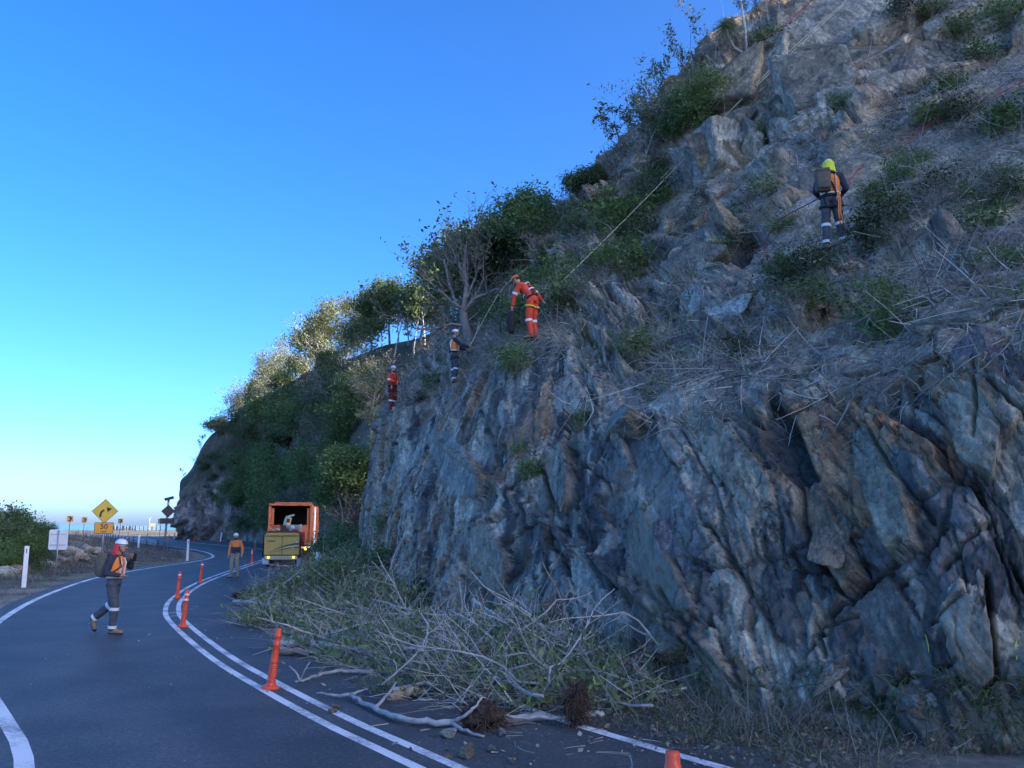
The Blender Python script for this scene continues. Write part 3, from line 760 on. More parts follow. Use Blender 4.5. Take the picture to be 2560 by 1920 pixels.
rock('tan', 1790, 475, (1.3, .8, .8), -25, .2, var=0); rock('tan', 1870, 480, (.8, .6, .6), -20, .2, var=2); rock('tan', 1750, 505, (.8, .7, .6), -20, .2, var=1)
rock('tan', 1628, 640, (.85, .9, .8), 0, .2, var=2, name='boulder', label='round brown boulder above the red worker'); rock('grey', 1560, 420, (1.6, .6, .6), -10, .15, var=1); rock('grey', 1600, 400, (1.8, .5, .5), -8, .15, var=2); rock('grey', 1540, 455, (1.3, .6, .5), -10, .2, var=0)
rock('grey', 1790, 590, (1.6, .8, .9), -35, .1, (20, 0), 0, label='rock lip over the dark hollow'); rock('grey', 1730, 650, (1.3, .9, .7), -25, .2, var=3); rock('tan', 1770, 690, (.9, .6, .5), -20, .2, var=2); rock('tan', 1850, 690, (1.0, .5, .5), -20, .2, var=1)
rock('pale', 2000, 520, (1.0, 1.2, .5), 10, .3, var=0, label='pale slab behind the yellow helmet worker'); rock('tan', 1950, 590, (1.1, 1.0, .6), 0, .3, var=0); rock('pale', 2095, 540, (.8, .9, .4), 20, .3, var=1)
rock('pale', 1722, 752, (1.1, .9, .3), -10, .2, var=1, label='pale flat slab in the middle of the slope'); rock('pale', 1800, 785, (1.0, 1.0, .3), 5, .2, var=0); rock('tan', 1850, 730, (1.0, .7, .4), -20, .2, var=1); rock('pale', 1880, 700, (.8, .6, .4), -10, .2, var=1)
rock('grey', 1560, 1040, (1.4, .6, .6), -15, .25, var=0); rock('grey', 1500, 1090, (1.3, .5, .5), -12, .25, var=3)
for k, (x, y, a, b_, c_) in enumerate([(2330,810,.5,.5,.5), (2290,850,.45,.35,.35), (2390,770,.5,.4,.45), (2440,715,.6,.55,.5), (2480,655,.6,.4,.5), (2520,600,.55,.4,.45), (2385,700,.4,.35,.4), (2350,740,.45,.4,.4), (2250,890,.5,.4,.35), (2160,930,.5,.35,.35),
        (2420,640,.8,.6,.6), (2500,720,.7,.5,.5), (2545,660,.6,.5,.5), (2460,600,.6,.4,.4), (2100,960,.4,.3,.3), (2370,860,.5,.45,.4), (2220,960,.45,.4,.35), (2430,790,.8,.5,.5), (2300,900,.5,.4,.35), (2190,985,.5,.35,.35)]):
    rock('tan', x, y, (a, b_, c_), -25 + 17 * (k % 5), .2, (7 * (k % 3), 0), k)
rock('dark', 2480, 880, (.55, .45, .5), -20, .05, (10, 0), 0, label='dark block jutting below the tan rocks'); rock('grey', 2400, 800, (1.1, .5, .5), -10, .15, var=1)
rock('grey', 1880, 335, (1.5, .6, .8), -42, .02, (10, 0), 1, label='overhanging slab above the upper dark hollow'); rock('brown', 1845, 590, (1.2, .5, .7), -38, .02, (10, 0), 0, label='overhanging slab above the lower dark hollow')
rg_ = random.Random(11)
for k in range(8):                                      # slabs standing a little proud all over the cut face
    x = rg_.uniform(1000, 2540); y0 = np.interp(x, [1000, 1330, 1800, 2150, 2540], [1080, 980, 1040, 980, 900]); y1 = np.interp(x, [1000, 1250, 1600, 2540], [1500, 1560, 1660, 1800])
    y = rg_.uniform(y0, y1); lf = x < 1350
    s = rg_.uniform(.35, .9)
    rock(rg_.choice(['grey', 'grey', 'grey', 'dark', 'brown']), x, y, (s * .6, s * rg_.uniform(1.4, 2.6), s * .42), (14 if lf else 34) + rg_.uniform(-7, 7), .42, (rg_.uniform(-8, 8), rg_.uniform(-12, 12)), k)
for k in range(36):                                      # small rocks on the slope above
    x = rg_.uniform(1150, 2540); y = np.interp(x, [1150, 1560, 2150, 2540], [900, 930, 880, 780]) - rg_.uniform(0, 1) ** 1.3 * np.interp(x, [1150, 1500, 1900, 2540], [160, 420, 700, 700])
    s = rg_.uniform(.15, .5)
    rock(rg_.choice(['grey', 'grey', 'tan', 'brown']), x, y, (s, s * rg_.uniform(.6, 1.2), s * .6), rg_.uniform(0, 180), .15, (rg_.uniform(-15, 15), 0), k)
for k, (x, y) in enumerate([(2058,1660), (2075,1668), (2090,1676), (2070,1682), (2105,1690), (2120,1702), (2140,1716), (2158,1730), (2085,1690), (2130,1728), (2170,1738), (2245,1742), (2262,1750), (2280,1745), (2300,1752), (2328,1748), (2270,1762), (1500,1640), (1860,1870), (1120, 1560)]):
    rock('tan' if k % 3 else 'pale', x, y, (.2 + .05 * (k % 3), .12, .09), 31 * k, .1, (0, 0), k, name='loose_stone')
# yellow paint marks sprayed on the face
m_yel = mat('yellow_spray_paint', (.75, .66, .12), rough=.7, var=.2, scale=30)
for ch in (((2316,1586), (2320,1602), (2322,1615), (2326,1632)), ((2538,1602), (2536,1618), (2541,1634), (2539,1650))):
    mb = MB(); P = []
    for q in ch:
        h = hill_at(*q); P.append(h[0] + h[1] * .02)
    mb.tube(P, [.006, .010, .011, .006], 5, flat=.5); mb.build('paint_mark', m_yel, hill)

# ================================================================ PLANTS
class Strands:
    """many thin ribbons or leaves gathered into one mesh"""
    def __init__(s): s.V = []; s.F = []; s.C = []; s.n = 0
    def ribbons(s, P, Dr, L, W, bend, col, seg=3, taper=.35, rng=None):
        n = len(P)
        t = np.linspace(0, 1, seg + 1)[None, :, None]
        pts = P[:, None] + Dr[:, None] * L[:, None, None] * t + bend[:, None] * (L[:, None, None] * t ** 2)
        sd = np.cross(Dr, rng.normal(size=(n, 3))); sd /= np.maximum(np.linalg.norm(sd, axis=1, keepdims=True), 1e-6)
        w = W[:, None, None] * (1 - (1 - taper) * t) * .5
        a = pts + sd[:, None] * w; b = pts - sd[:, None] * w
        V = np.stack([a, b], axis=2).reshape(n, -1, 3)
        k = np.arange(seg)[None, :] * 2 + (np.arange(n) * (seg + 1) * 2)[:, None] + s.n
        F = np.stack([k, k + 1, k + 3, k + 2], axis=-1).reshape(-1, 4)
        s.V.append(V.reshape(-1, 3)); s.F.append(F); s.C.append(np.repeat(col, (seg + 1) * 2, axis=0)); s.n += n * (seg + 1) * 2
    def leaves(s, P, size, col, rng, up=0.0, aspect=.5):
        n = len(P)
        nrm = rng.normal(size=(n, 3)); nrm[:, 2] = nrm[:, 2] + up; nrm /= np.linalg.norm(nrm, axis=1, keepdims=True)
        a = np.cross(nrm, rng.normal(size=(n, 3))); a /= np.maximum(np.linalg.norm(a, axis=1, keepdims=True), 1e-6)
        b = np.cross(nrm, a); sz = (size * rng.uniform(.45, 1.6, n))[:, None]
        V = np.stack([P - a * sz, P - b * sz * aspect + a * sz * .1, P + a * sz, P + b * sz * aspect + a * sz * .1], axis=1)
        F = (np.arange(n) * 4 + s.n)[:, None] + np.arange(4)[None]
        s.V.append(V.reshape(-1, 3)); s.F.append(F); s.C.append(np.repeat(col, 4, axis=0)); s.n += n * 4
    def mesh(s, name):
        return mesh_np(name, np.concatenate(s.V), np.concatenate(s.F), np.concatenate(s.C))
def jcol(rng, base, n, v=.25, hue=.08):
    c = np.array(base)[None] * (1 + rng.uniform(-v, v, (n, 1))) * (1 + rng.uniform(-hue, hue, (n, 3)))
    return np.clip(c, .01, .9)
def unit(v): return v / np.maximum(np.linalg.norm(v, axis=-1, keepdims=True), 1e-9)

m_leaf = mat_attr('leaves', rough=.55, var=0, bump=0, trans=.42, spec=.35)
m_dry = mat_attr('dry_stems', rough=.8, var=0, bump=0, trans=.15, spec=.2)
m_bark = mat('bark', (.36, .335, .31), rough=.9, var=.4, scale=9, bump=.5)
m_bark_d = mat('dark_bark', (.13, .115, .105), rough=.9, var=.4, scale=9, bump=.5)
m_bark_p = mat('pale_bark', (.42, .40, .38), rough=.85, var=.3, scale=7, bump=.4)

def grow(rng, start, d, length, rad, level, maxlev, out, tips, spread=.75, up=.12, kids=(3, 5), ksz=(.5, .75), wig=.16, first=.3):
    n = 6 if level == 0 else 4
    pts = [Vector(start)]; d = Vector(d).normalized()
    for i in range(n):
        d = (d + Vector(rng.normal(0, wig, 3)) + Vector((0, 0, up))).normalized()
        pts.append(pts[-1] + d * (length / n))
    rr = [rad * (1 - .62 * i / n) for i in range(n + 1)]
    out.append((pts, rr, level))
    if level >= maxlev:
        tips.append((pts[-1], d)); tips.append((pts[-2], d)); return
    k = int(rng.integers(kids[0], kids[1] + 1))
    for c in range(k):
        f = first + (1 - first) * (c + rng.uniform(.2, .9)) / k
        i = min(int(f * n), n - 1); p = pts[i].lerp(pts[i + 1], f * n - i)
        ax = Vector(rng.normal(0, 1, 3)); ax = (ax - d * ax.dot(d)).normalized()
        nd = (d * (1 - spread) + ax * spread + Vector((0, 0, .15))).normalized()
        grow(rng, p, nd, length * rng.uniform(*ksz), rr[i] * .62, level + 1, maxlev, out, tips, spread, up, kids, ksz, wig, .25)
def tree_proto(name, seed, H, spread=.7, levels=3, kids=(4, 6), ksz=(.45, .7), leaf=0, lsize=.12, cl=.45, cols=((.06, .10, .035),), trunk_r=.12, bark=None,
               first=.35, up=.1, lean=(0, 0), flat=1.0, wig=.15, stems=1):
    rng = np.random.default_rng(seed)
    out, tips = [], []
    for s_ in range(stems):
        d0 = (lean[0] + (rng.normal(0, .25) if stems > 1 else 0), lean[1] + (rng.normal(0, .25) if stems > 1 else 0), 1)
        grow(rng, (0, 0, -.15), d0, H * .62, trunk_r, 0, levels, out, tips, spread, up, kids, ksz, wig, first)
    mb = MB()
    for pts, rr, lv in out:
        mb.tube(pts, rr, n=6 if lv == 0 else (4 if lv == 1 else 3), caps=False)
    wood = mb.mesh(name + '_trunk'); wood.materials.append(bark or m_bark)
    wood.polygons.foreach_set('use_smooth', np.ones(len(wood.polygons), dtype=bool))
    crown = None
    if leaf:
        T = np.array([tuple(t[0]) for t in tips]); idx = rng.integers(0, len(T), leaf)
        P = T[idx] + rng.normal(0, cl, (leaf, 3)) * np.array([1, 1, flat])
        cc_ = rng.integers(0, len(cols), len(T))[idx]
        cl_v = rng.uniform(.7, 1.3, len(T))[idx][:, None]
        C = np.array(cols)[cc_] * cl_v * rng.uniform(.75, 1.25, (leaf, 1))
        st = Strands(); st.leaves(P, np.full(leaf, lsize), np.clip(C, .01, .8), rng, up=.5)
        crown = st.mesh(name + '_crown'); crown.materials.append(m_leaf)
    return wood, crown
GR = ((.135, .225, .07), (.17, .26, .08), (.10, .175, .06), (.19, .25, .095))
GG = ((.21, .235, .15), (.26, .275, .17), (.17, .195, .12))
YG = ((.17, .19, .07), (.22, .21, .09), (.13, .16, .06))
DK = ((.09, .145, .06), (.12, .175, .07), (.145, .185, .08))
PROTO = {
    'dense': [tree_proto('dense', s, 5.2, .78, 3, (4, 6), (.55, .8), 9500, .125, .40, GR, .11, m_bark, first=.25, up=.06, stems=2) for s in (1, 2, 3)],
    'dark': [tree_proto('dark', s, 5.5, .7, 3, (4, 5), (.45, .7), 6000, .12, .40, DK, .12, m_bark_d, first=.4) for s in (4, 5)],
    'grey': [tree_proto('grey', s, 5.5, .68, 3, (4, 6), (.5, .75), 4200, .095, .34, GG, .10, m_bark, first=.3) for s in (6, 7)],
    'yellow': [tree_proto('yellow', s, 5.5, .68, 3, (4, 5), (.5, .75), 4600, .10, .36, YG, .10, m_bark, first=.35) for s in (8, 9)],
    'bare': [tree_proto('bare', s, 5.5, .62, 4, (3, 5), (.5, .72), 420, .08, .09, GG, .085, m_bark, first=.25) for s in (10, 11, 12)],
    'slim': [tree_proto('slim', s, 6.5, .5, 2, (4, 6), (.3, .45), 1100, .12, .35, DK, .07, m_bark_p, first=.62, up=.2, wig=.08) for s in (13, 14)],
    'sparse': [tree_proto('sparse', s, 5.5, .55, 3, (3, 4), (.4, .6), 620, .075, .10, ((.09, .12, .06), (.14, .15, .08)), .06, m_bark_d, first=.3, up=.2) for s in (15, 16)],
    'shrub': [tree_proto('shrub', s, 1.5, .8, 2, (4, 5), (.5, .8), 1300, .055, .16, GR, .02, m_bark, first=.1, stems=4) for s in (17, 18)],
    'mossy': [tree_proto('mossy', s, 1.2, .85, 2, (4, 6), (.5, .8), 1900, .035, .13, ((.05, .085, .03), (.10, .13, .04), (.03, .05, .025)), .015, m_bark, first=.05, stems=6) for s in (19,)],
    'bright': [tree_proto('bright', s, 1.4, .8, 2, (4, 5), (.5, .8), 800, .07, .17, ((.12, .20, .05), (.16, .22, .07), (.08, .15, .04)), .018, m_bark, first=.1, stems=4) for s in (20, 21)],
    'dryshrub': [tree_proto('dryshrub', s, 1.5, .75, 3, (3, 5), (.5, .75), 260, .045, .12, ((.20, .18, .13), (.13, .14, .09)), .016, m_bark, first=.08, stems=4) for s in (22, 23)],
}
_cnt = [0]
def plant(kind, p, h, label, name, cat, group=None, var=None, rz=None, squash=1.0):
    pr = PROTO[kind]; _cnt[0] += 1
    wood, crown = pr[(_cnt[0] if var is None else var) % len(pr)]
    base_h = max(v.co.z for v in wood.vertices)
    s = h / base_h
    e = empty(name, p, random.uniform(0, 6.28) if rz is None else rz, label, cat, group)
    e.scale = (s * squash, s * squash, s)
    link('trunk', wood, e)
    if crown: link('crown', crown, e)
    return e
def along(px, py, D0):                       # metres per photo pixel at depth D0
    return D0 / FOC

# -- trees on the far hillside
ZN = {'dense': ('dense_tree', 'tree'), 'dark': ('dark_tree', 'tree'), 'grey': ('grey_green_tree', 'tree'), 'yellow': ('yellow_green_tree', 'tree'),
      'bare': ('bare_tree', 'tree'), 'slim': ('slender_tree', 'tree'), 'sparse': ('sparse_tree', 'tree'), 'shrub': ('leafy_shrub', 'shrub'),
      'mossy': ('low_green_shrub', 'shrub'), 'bright': ('bright_shrub', 'shrub'), 'dryshrub': ('dry_shrub', 'shrub')}
def far_tree(kind, px, py, top, label, group, sq=1.0):
    p, n = far_at(px, py)
    if p is None:
        p, n = far_at(px, py + 14)
        if p is None: return
    h = (py - top) * p.y / FOC
    return plant(kind, p + Vector((0, 0, -.1)), h, label, ZN[kind][0], ZN[kind][1], group, squash=sq)
# skyline of the far hillside, from the big fork by the orange worker down to the headland
sky_trees = [
    ('dark', 1245, 800, 560), ('dark', 1195, 812, 575), ('dark', 1150, 822, 590), ('bare', 1112, 832, 615), ('yellow', 1075, 838, 640), ('dark', 1050, 842, 655),
    ('slim', 1020, 850, 690), ('slim', 998, 856, 700), ('dark', 975, 862, 705), ('slim', 955, 868, 728), ('dark', 930, 878, 735), ('grey', 905, 888, 745),
    ('yellow', 885, 898, 742), ('bare', 862, 908, 752), ('yellow', 835, 920, 738), ('bare', 805, 930, 760), ('dark', 790, 938, 800), ('grey', 770, 945, 812),
    ('bare', 742, 962, 835), ('grey', 715, 972, 838), ('bare', 690, 985, 872), ('bare', 665, 1000, 885), ('grey', 640, 1022, 925), ('bare', 618, 1040, 935),
    ('bare', 592, 1055, 950), ('sparse', 570, 1070, 985), ('bare', 550, 1085, 1010), ('sparse', 528, 1105, 1040), ('sparse', 505, 1135, 1080), ('bare', 482, 1165, 1120),
    ('sparse', 455, 1205, 1168), ('slim', 1060, 880, 700), ('slim', 1035, 885, 715), ('slim', 985, 893, 725)]
LBL = {'dark': 'dark leafy tree on the skyline of the far bush hillside', 'bare': 'bare twiggy tree on the skyline of the far bush hillside',
       'yellow': 'yellow green tree on the far skyline with sunlit top', 'slim': 'slender pale trunked tree on the ridge with sky between the trunks',
       'grey': 'grey green open tree on the skyline of the far bush hillside', 'sparse': 'small sparse tree on the edge of the far headland'}
for k, x, y, tp in sky_trees:
    w_ = 'near the forked tree' if x > 1090 else ('on the open ridge' if x > 920 else ('above the lowest worker' if x > 820 else ('above the truck' if x > 690 else ('left of the truck' if x > 560 else 'on the headland slope'))))
    far_tree(k, x, y, tp, {'dark': 'dark leafy', 'bare': 'bare twiggy', 'yellow': 'yellow green sunlit', 'slim': 'slender pale trunked', 'grey': 'grey green open', 'sparse': 'small sparse'}[k] + ' tree of the far skyline ' + w_, 'trees along the far skyline')
# the bush below it
rngF = random.Random(5)
LBF = {'dense': 'dense green tree in the thicket behind the truck', 'dark': 'dark leafed tree on the shaded hillside behind the truck', 'grey': 'grey green tree among the thicket behind the truck',
       'bare': 'leafless grey tree standing among the thicket behind the truck', 'slim': 'slender trunk rising at the foot of the thicket behind the truck', 'dryshrub': 'dry twiggy bush low on the far rock slope', 'shrub': 'leafy bush at the foot of the far hillside'}
bush = []
def where(x, y):
    a = 'at the headland end' if x < 600 else ('above the man in orange' if x < 680 else ('straight above the truck' if x < 780 else ('between truck and rock nose' if x < 880 else 'beside the rock nose')))
    b = 'low down' if y > 1270 else ('on the lower half' if y > 1170 else ('halfway up' if y > 1070 else ('high up' if y > 990 else 'just under the skyline')))
    return b + ' ' + a
LBZ = {'dense': 'dense green tree of the far thicket, ', 'dark': 'dark leafed tree of the far thicket, ', 'grey': 'grey green tree of the far thicket, ', 'bare': 'leafless grey tree of the far thicket, ', 'slim': 'slender pale trunk of the far thicket, ', 'dryshrub': 'dry twiggy bush of the far hillside, ', 'shrub': 'leafy bush of the far hillside, '}
def zone(x0, x1, y0, y1, n, kinds, hpx, sq=(1.0, 1.4)):
    k = 0; tries = 0
    while k < n and tries < 4000:
        tries += 1
        x, y = rngF.uniform(x0, x1), rngF.uniform(y0, y1)
        if any(abs(x - a) < 17 and abs(y - b) < 15 for a, b in bush): continue
        bush.append((x, y)); k += 1
        kd = rngF.choice(kinds)
        far_tree(kd, x, y, y - rngF.uniform(*hpx), LBZ[kd] + where(x, y), 'trees of the thicket behind the truck', rngF.uniform(*sq))
zone(720, 960, 1050, 1300, 26, ['dense', 'dense', 'dense', 'grey'], (85, 130), (1.1, 1.5))
zone(590, 730, 1150, 1340, 22, ['dense', 'dense', 'dense', 'dark', 'grey'], (55, 85), (1.1, 1.5))
zone(600, 760, 1040, 1160, 13, ['dark', 'bare', 'dense', 'grey'], (55, 90))
zone(600, 780, 960, 1060, 14, ['grey', 'bare', 'dark'], (60, 95))
zone(760, 960, 930, 1060, 24, ['bare', 'bare', 'grey', 'dark'], (80, 130))
zone(540, 620, 1090, 1200, 7, ['bare', 'dark', 'grey'], (35, 60))
zone(840, 960, 1330, 1400, 9, ['slim', 'slim', 'bare'], (110, 170))
zone(500, 640, 1300, 1348, 12, ['dryshrub', 'grey', 'bare'], (25, 45))
zone(1000, 1120, 900, 1000, 8, ['bare', 'dryshrub'], (35, 70))
zone(490, 600, 1105, 1260, 30, ['dryshrub', 'grey', 'dark', 'bare'], (18, 36))

# -- near hillside: skyline trees and shrubs, placed where the photograph shows them
def near(kind, px, py, h, label, group=None, sq=1.0, sink=.12, rz=None, var=None):
    for dy in (0, 14, 28, 42, 60):
        p, n = hill_at(px, py + dy)
        if p is not None: break
    if p is None: return None
    h += dy * p.y / FOC
    return plant(kind, p + Vector((0, 0, -sink)), h, label, ZN[kind][0], ZN[kind][1], group, squash=sq, rz=rz, var=var)
near('dense', 1340, 618, 2.5, 'rounded green tree with a yellowed top on the skyline below the rocks', sq=1.25)
near('dark', 1300, 640, 2.0, 'dark bush beside the rounded green skyline tree', sq=1.3)
near('dark', 1458, 505, 1.3, 'small dark leafy bush on the skyline above the boulders', sq=1.3)
near('dark', 1500, 470, 1.1, 'dark leafy bush at the foot of the spreading skyline tree', sq=1.3)
near('sparse', 1560, 415, 3.4, 'spreading airy tree leaning out on the skyline', sq=1.3, var=1)
near('grey', 1605, 415, 3.3, 'grey trunked open tree on the skyline next to the big outcrop')
near('bare', 1628, 395, 4.3, 'bare fan shaped tree on the skyline')
near('dense', 1735, 335, 1.9, 'dense dark green bush on the skyline beside the top outcrop', sq=1.0)
near('dense', 1760, 300, 1.7, 'green bush tucked against the overhanging top rock', sq=1.2)
near('sparse', 1715, 290, 4.6, 'tall thin tree with few leaves against the sky', sq=.8)
near('sparse', 1680, 320, 3.4, 'thin crooked tree against the sky left of the tallest one', sq=.7)
near('bare', 1785, 175, 2.3, 'small forked bare tree above the top outcrop', sq=.8)
for x, y, h in ((1905, 75, 2.2), (1925, 60, 2.6), (1950, 40, 2.4), (1975, 22, 2.2), (1885, 88, 1.5)):
    near('bare' if h > 2.3 else 'sparse', x, y, h, 'thin upright tree in the clump at the top edge of the slope', 'trees at the top of the slope', sq=.8)
for x, y, h, kd, lb in ((1180, 800, 3.9, 'dark', 'tall dark tree behind the forked grey tree'), (1222, 760, 3.5, 'dark', 'dark spreading tree left of the rounded skyline tree'), (1262, 715, 2.8, 'dark', 'dark tree just below the rounded skyline tree'), (1128, 850, 3.4, 'bare', 'bare grey tree beside the forked grey tree'), (1205, 835, 2.2, 'grey', 'grey bushy tree at the back of the red worker'), (1090, 905, 2.0, 'bare', 'bare thicket tree above the lowest worker')):
    near(kd, x, y, h, lb, sq=1.15)
rz_ = random.Random(21); got = []
while len(got) < 62:
    x = rz_.uniform(1190, 1680); top_ = np.interp(x, [1190, 1280, 1460, 1600, 1680], [780, 620, 495, 420, 400]); bot_ = np.interp(x, [1190, 1330, 1450, 1600, 1680], [860, 820, 770, 620, 500])
    y = top_ + (bot_ - top_) * rz_.random()
    if any(abs(x - a) < 16 and abs(y - b) < 14 for a, b in got): continue
    got.append((x, y)); kd = rz_.choice(['dryshrub', 'dryshrub', 'shrub', 'mossy', 'bright'] if x > 1300 else ['shrub', 'dryshrub', 'dryshrub'])
    near(kd, x, y, rz_.uniform(.6, 1.25), {'dryshrub': 'dry twiggy bush on the slope behind the red worker', 'shrub': 'small green bush on the slope behind the red worker', 'mossy': 'low green clump on the slope behind the red worker', 'bright': 'light green sprig on the slope behind the red worker'}[kd].replace('behind the red worker', ('just behind the red worker' if x < 1330 else ('right of the red worker' if x < 1450 else ('below the split rocks' if x < 1560 else 'at the foot of the split rocks'))) + (', near the skyline' if y < top_ + 60 else (', low down' if y > bot_ - 60 else ''))), 'bushes of the overgrown slope', sq=1.2)
shr = [('bright', 1540, 590, 1.5, 'yellow green shrub on the slope right of the red worker'), ('bright', 1550, 680, 1.1, 'bright green leafy shrub under the yellow green one'),
       ('shrub', 1600, 660, .8, 'small green shrub at the foot of the split rocks'), ('mossy', 2215, 575, 1.0, 'deep green mossy shrub beside the yellow helmet worker'),
       ('mossy', 2190, 612, .8, 'low mossy clump below the deep green shrub'), ('mossy', 1990, 715, .9, 'green tufted shrub on the slope below the yellow helmet worker'),
       ('mossy', 2040, 690, .8, 'olive tufted shrub uphill of the bare earth'), ('shrub', 2200, 800, .8, 'leafy shrub hanging over the tan rocks'), ('bright', 2240, 830, .7, 'light green leafy plant above the tan rocks'),
       ('shrub', 1590, 890, .7, 'dark green shrub on the slab above the crest'), ('mossy', 1850, 900, .6, 'low green clump near the crest of the cut'), ('shrub', 1290, 930, .8, 'yellow green plant spilling over the crest below the red worker'),
       ('bright', 1280, 900, .6, 'light green plant on the ledge below the red worker'), ('dryshrub', 1700, 745, .9, 'grey green shrub beside the pale slab'), ('shrub', 1905, 490, .8, 'broad leafed shrub on the slope by the yellow helmet worker'),
       ('dryshrub', 1860, 510, .9, 'tangled grey shrub over the dark hollow'), ('shrub', 2270, 440, .8, 'green shrub high on the slope by the red rope'), ('mossy', 2400, 300, .8, 'mossy patch shrub by the red rope'),
       ('bright', 2540, 320, 1.0, 'blue green broad leafed plant at the picture edge'), ('shrub', 2400, 100, 1.0, 'dark shrub under the top rocks'), ('shrub', 2530, 60, 1.2, 'green bush in the top corner'),
       ('dryshrub', 2270, 640, 1.0, 'purple grey dry bush beside the yellow helmet worker'), ('dryshrub', 2090, 760, 1.0, 'large purple grey dry bush on the lower slope'), ('dryshrub', 1980, 800, .9, 'grey dry bush spread along the lower slope'),
       ('dryshrub', 2180, 740, .9, 'dry purple tussock bush above the tan rocks'), ('dryshrub', 2330, 520, 1.0, 'dry brown bush high on the right of the slope'), ('dryshrub', 1480, 800, .8, 'dry shrub on the slope behind the red worker'),
       ('bright', 1250, 800, 1.1, 'green shrub on the slope just left of the red worker'), ('shrub', 1400, 720, .9, 'grey green shrub right of the red worker'), ('bright', 1090, 965, .7, 'green plant on the crest between the two small workers'),
       ('mossy', 1060, 1000, .6, 'mossy clump on the crest beside the lowest worker'), ('shrub', 1330, 1190, .5, 'dark green tuft growing from the cliff beside the leaf shaped slab'), ('shrub', 1300, 1130, .4, 'small plant rooted in the cliff crack'),
       ('shrub', 1460, 1055, .4, 'little plant under the pale facet'), ('shrub', 960, 1330, .9, 'bush at the rock nose by the truck'), ('bright', 965, 1420, .8, 'light green sapling at the foot of the rock nose'),
       ('shrub', 900, 1400, 1.3, 'bush on the bank beside the truck'), ('dense', 870, 1385, 1.6, 'young green tree on the bank beside the truck')]
for k, x, y, h, l in shr:
    near(k, x, y, h, l, sq=1.15)

ry_ = random.Random(33); got2 = []
while len(got2) < 78:
    x = ry_.uniform(1640, 2545); y = ry_.uniform(np.interp(x, [1640, 1760, 1960, 2000], [400, 210, 40, 20]), np.interp(x, [1640, 1850, 2150, 2545], [760, 860, 850, 740]))
    if any(abs(x - a) < 34 and abs(y - b) < 28 for a, b in got2) or (1980 < x < 2180 and 380 < y < 700): continue
    got2.append((x, y)); kd = ry_.choice(['dryshrub', 'dryshrub', 'dryshrub', 'mossy', 'shrub', 'bright'])
    w_ = ('near the top rocks' if y < 260 else ('uphill of the yellow helmet worker' if y < 480 else ('level with the yellow helmet worker' if y < 640 else 'on the lower slope'))) + (' left of the red rope' if x < 2000 else (' below the red rope' if x < 2250 else ' toward the picture edge'))
    near(kd, x, y, ry_.uniform(.35, .75), {'dryshrub': 'dry grey brush ', 'mossy': 'low green clump ', 'shrub': 'small green bush ', 'bright': 'light green sprig '}[kd] + w_, 'scrub of the upper slope', sq=1.4)
for x, y, h in ((1650, 372, 1.6), (1690, 335, 1.8), (1735, 265, 1.6), (1765, 205, 1.5), (1805, 165, 1.4), (1835, 145, 1.2), (1400, 545, 1.3), (1430, 525, 1.5), (1530, 455, 1.6), (1550, 440, 1.4)):
    near('bare' if x % 2 else 'dryshrub', x, y, h, 'fine bare bush along the near skyline ' + ('below the spreading tree' if x < 1600 else 'beside the top outcrop'), 'bare bushes along the near skyline', sq=1.1)
# pandanus with a leaning trunk, against the sky
p0 = hill_at(1866, 140)[0]; D0 = p0.y
e = empty('pandanus_tree', p0, 0, 'spiky round headed pandanus leaning out against the sky', 'tree')
hd = at(1820, 92, D0) - p0; hc = at(1816, 66, D0) - p0
mb = MB(); mb.tube([Vector((.1, 0, -.2)), Vector((-.1, 0, .1)), hd * .55 + Vector((-.08, 0, -.08)), hd, hc], [.05, .055, .05, .045, .03], 7)
mb.build('trunk', m_bark, e, True)
rg = np.random.default_rng(3); n = 260; st = Strands(); d = unit(rg.normal(size=(n, 3)) + np.array([0, 0, .25]))
st.ribbons(np.tile(np.array(hc), (n, 1)), d, rg.uniform(.35, .6, n), np.full(n, .034), np.tile([0, 0, -.35], (n, 1)), jcol(rg, (.11, .17, .07), n), 3, .15, rg)
link('crown', st.mesh('pandanus_crown'), e, m_leaf)
p1_ = hill_at(1868, 138)[0]
e = empty('pole_tree', p1_, 0, 'straight thin trunk with a few stubby fronds beside the pandanus', 'tree')
tp = at(1850, -10, p1_.y) - p1_
mb = MB(); mb.tube([Vector((0, 0, -.2)), tp * .5 + Vector((.03, 0, 0)), tp], [.06, .05, .045], 7); mb.build('trunk', m_bark_p, e, True)
n = 70; st = Strands(); d = unit(rg.normal(size=(n, 3)) * np.array([1, 1, .35])); tt = rg.choice([.82, .9, .98, 1.03], n)[:, None]
st.ribbons(np.array(tp)[None] * tt, d, rg.uniform(.12, .34, n), np.full(n, .025), np.tile([0, 0, -.2], (n, 1)), jcol(rg, (.12, .15, .08), n), 2, .2, rg)
link('crown', st.mesh('pole_crown'), e, m_leaf)

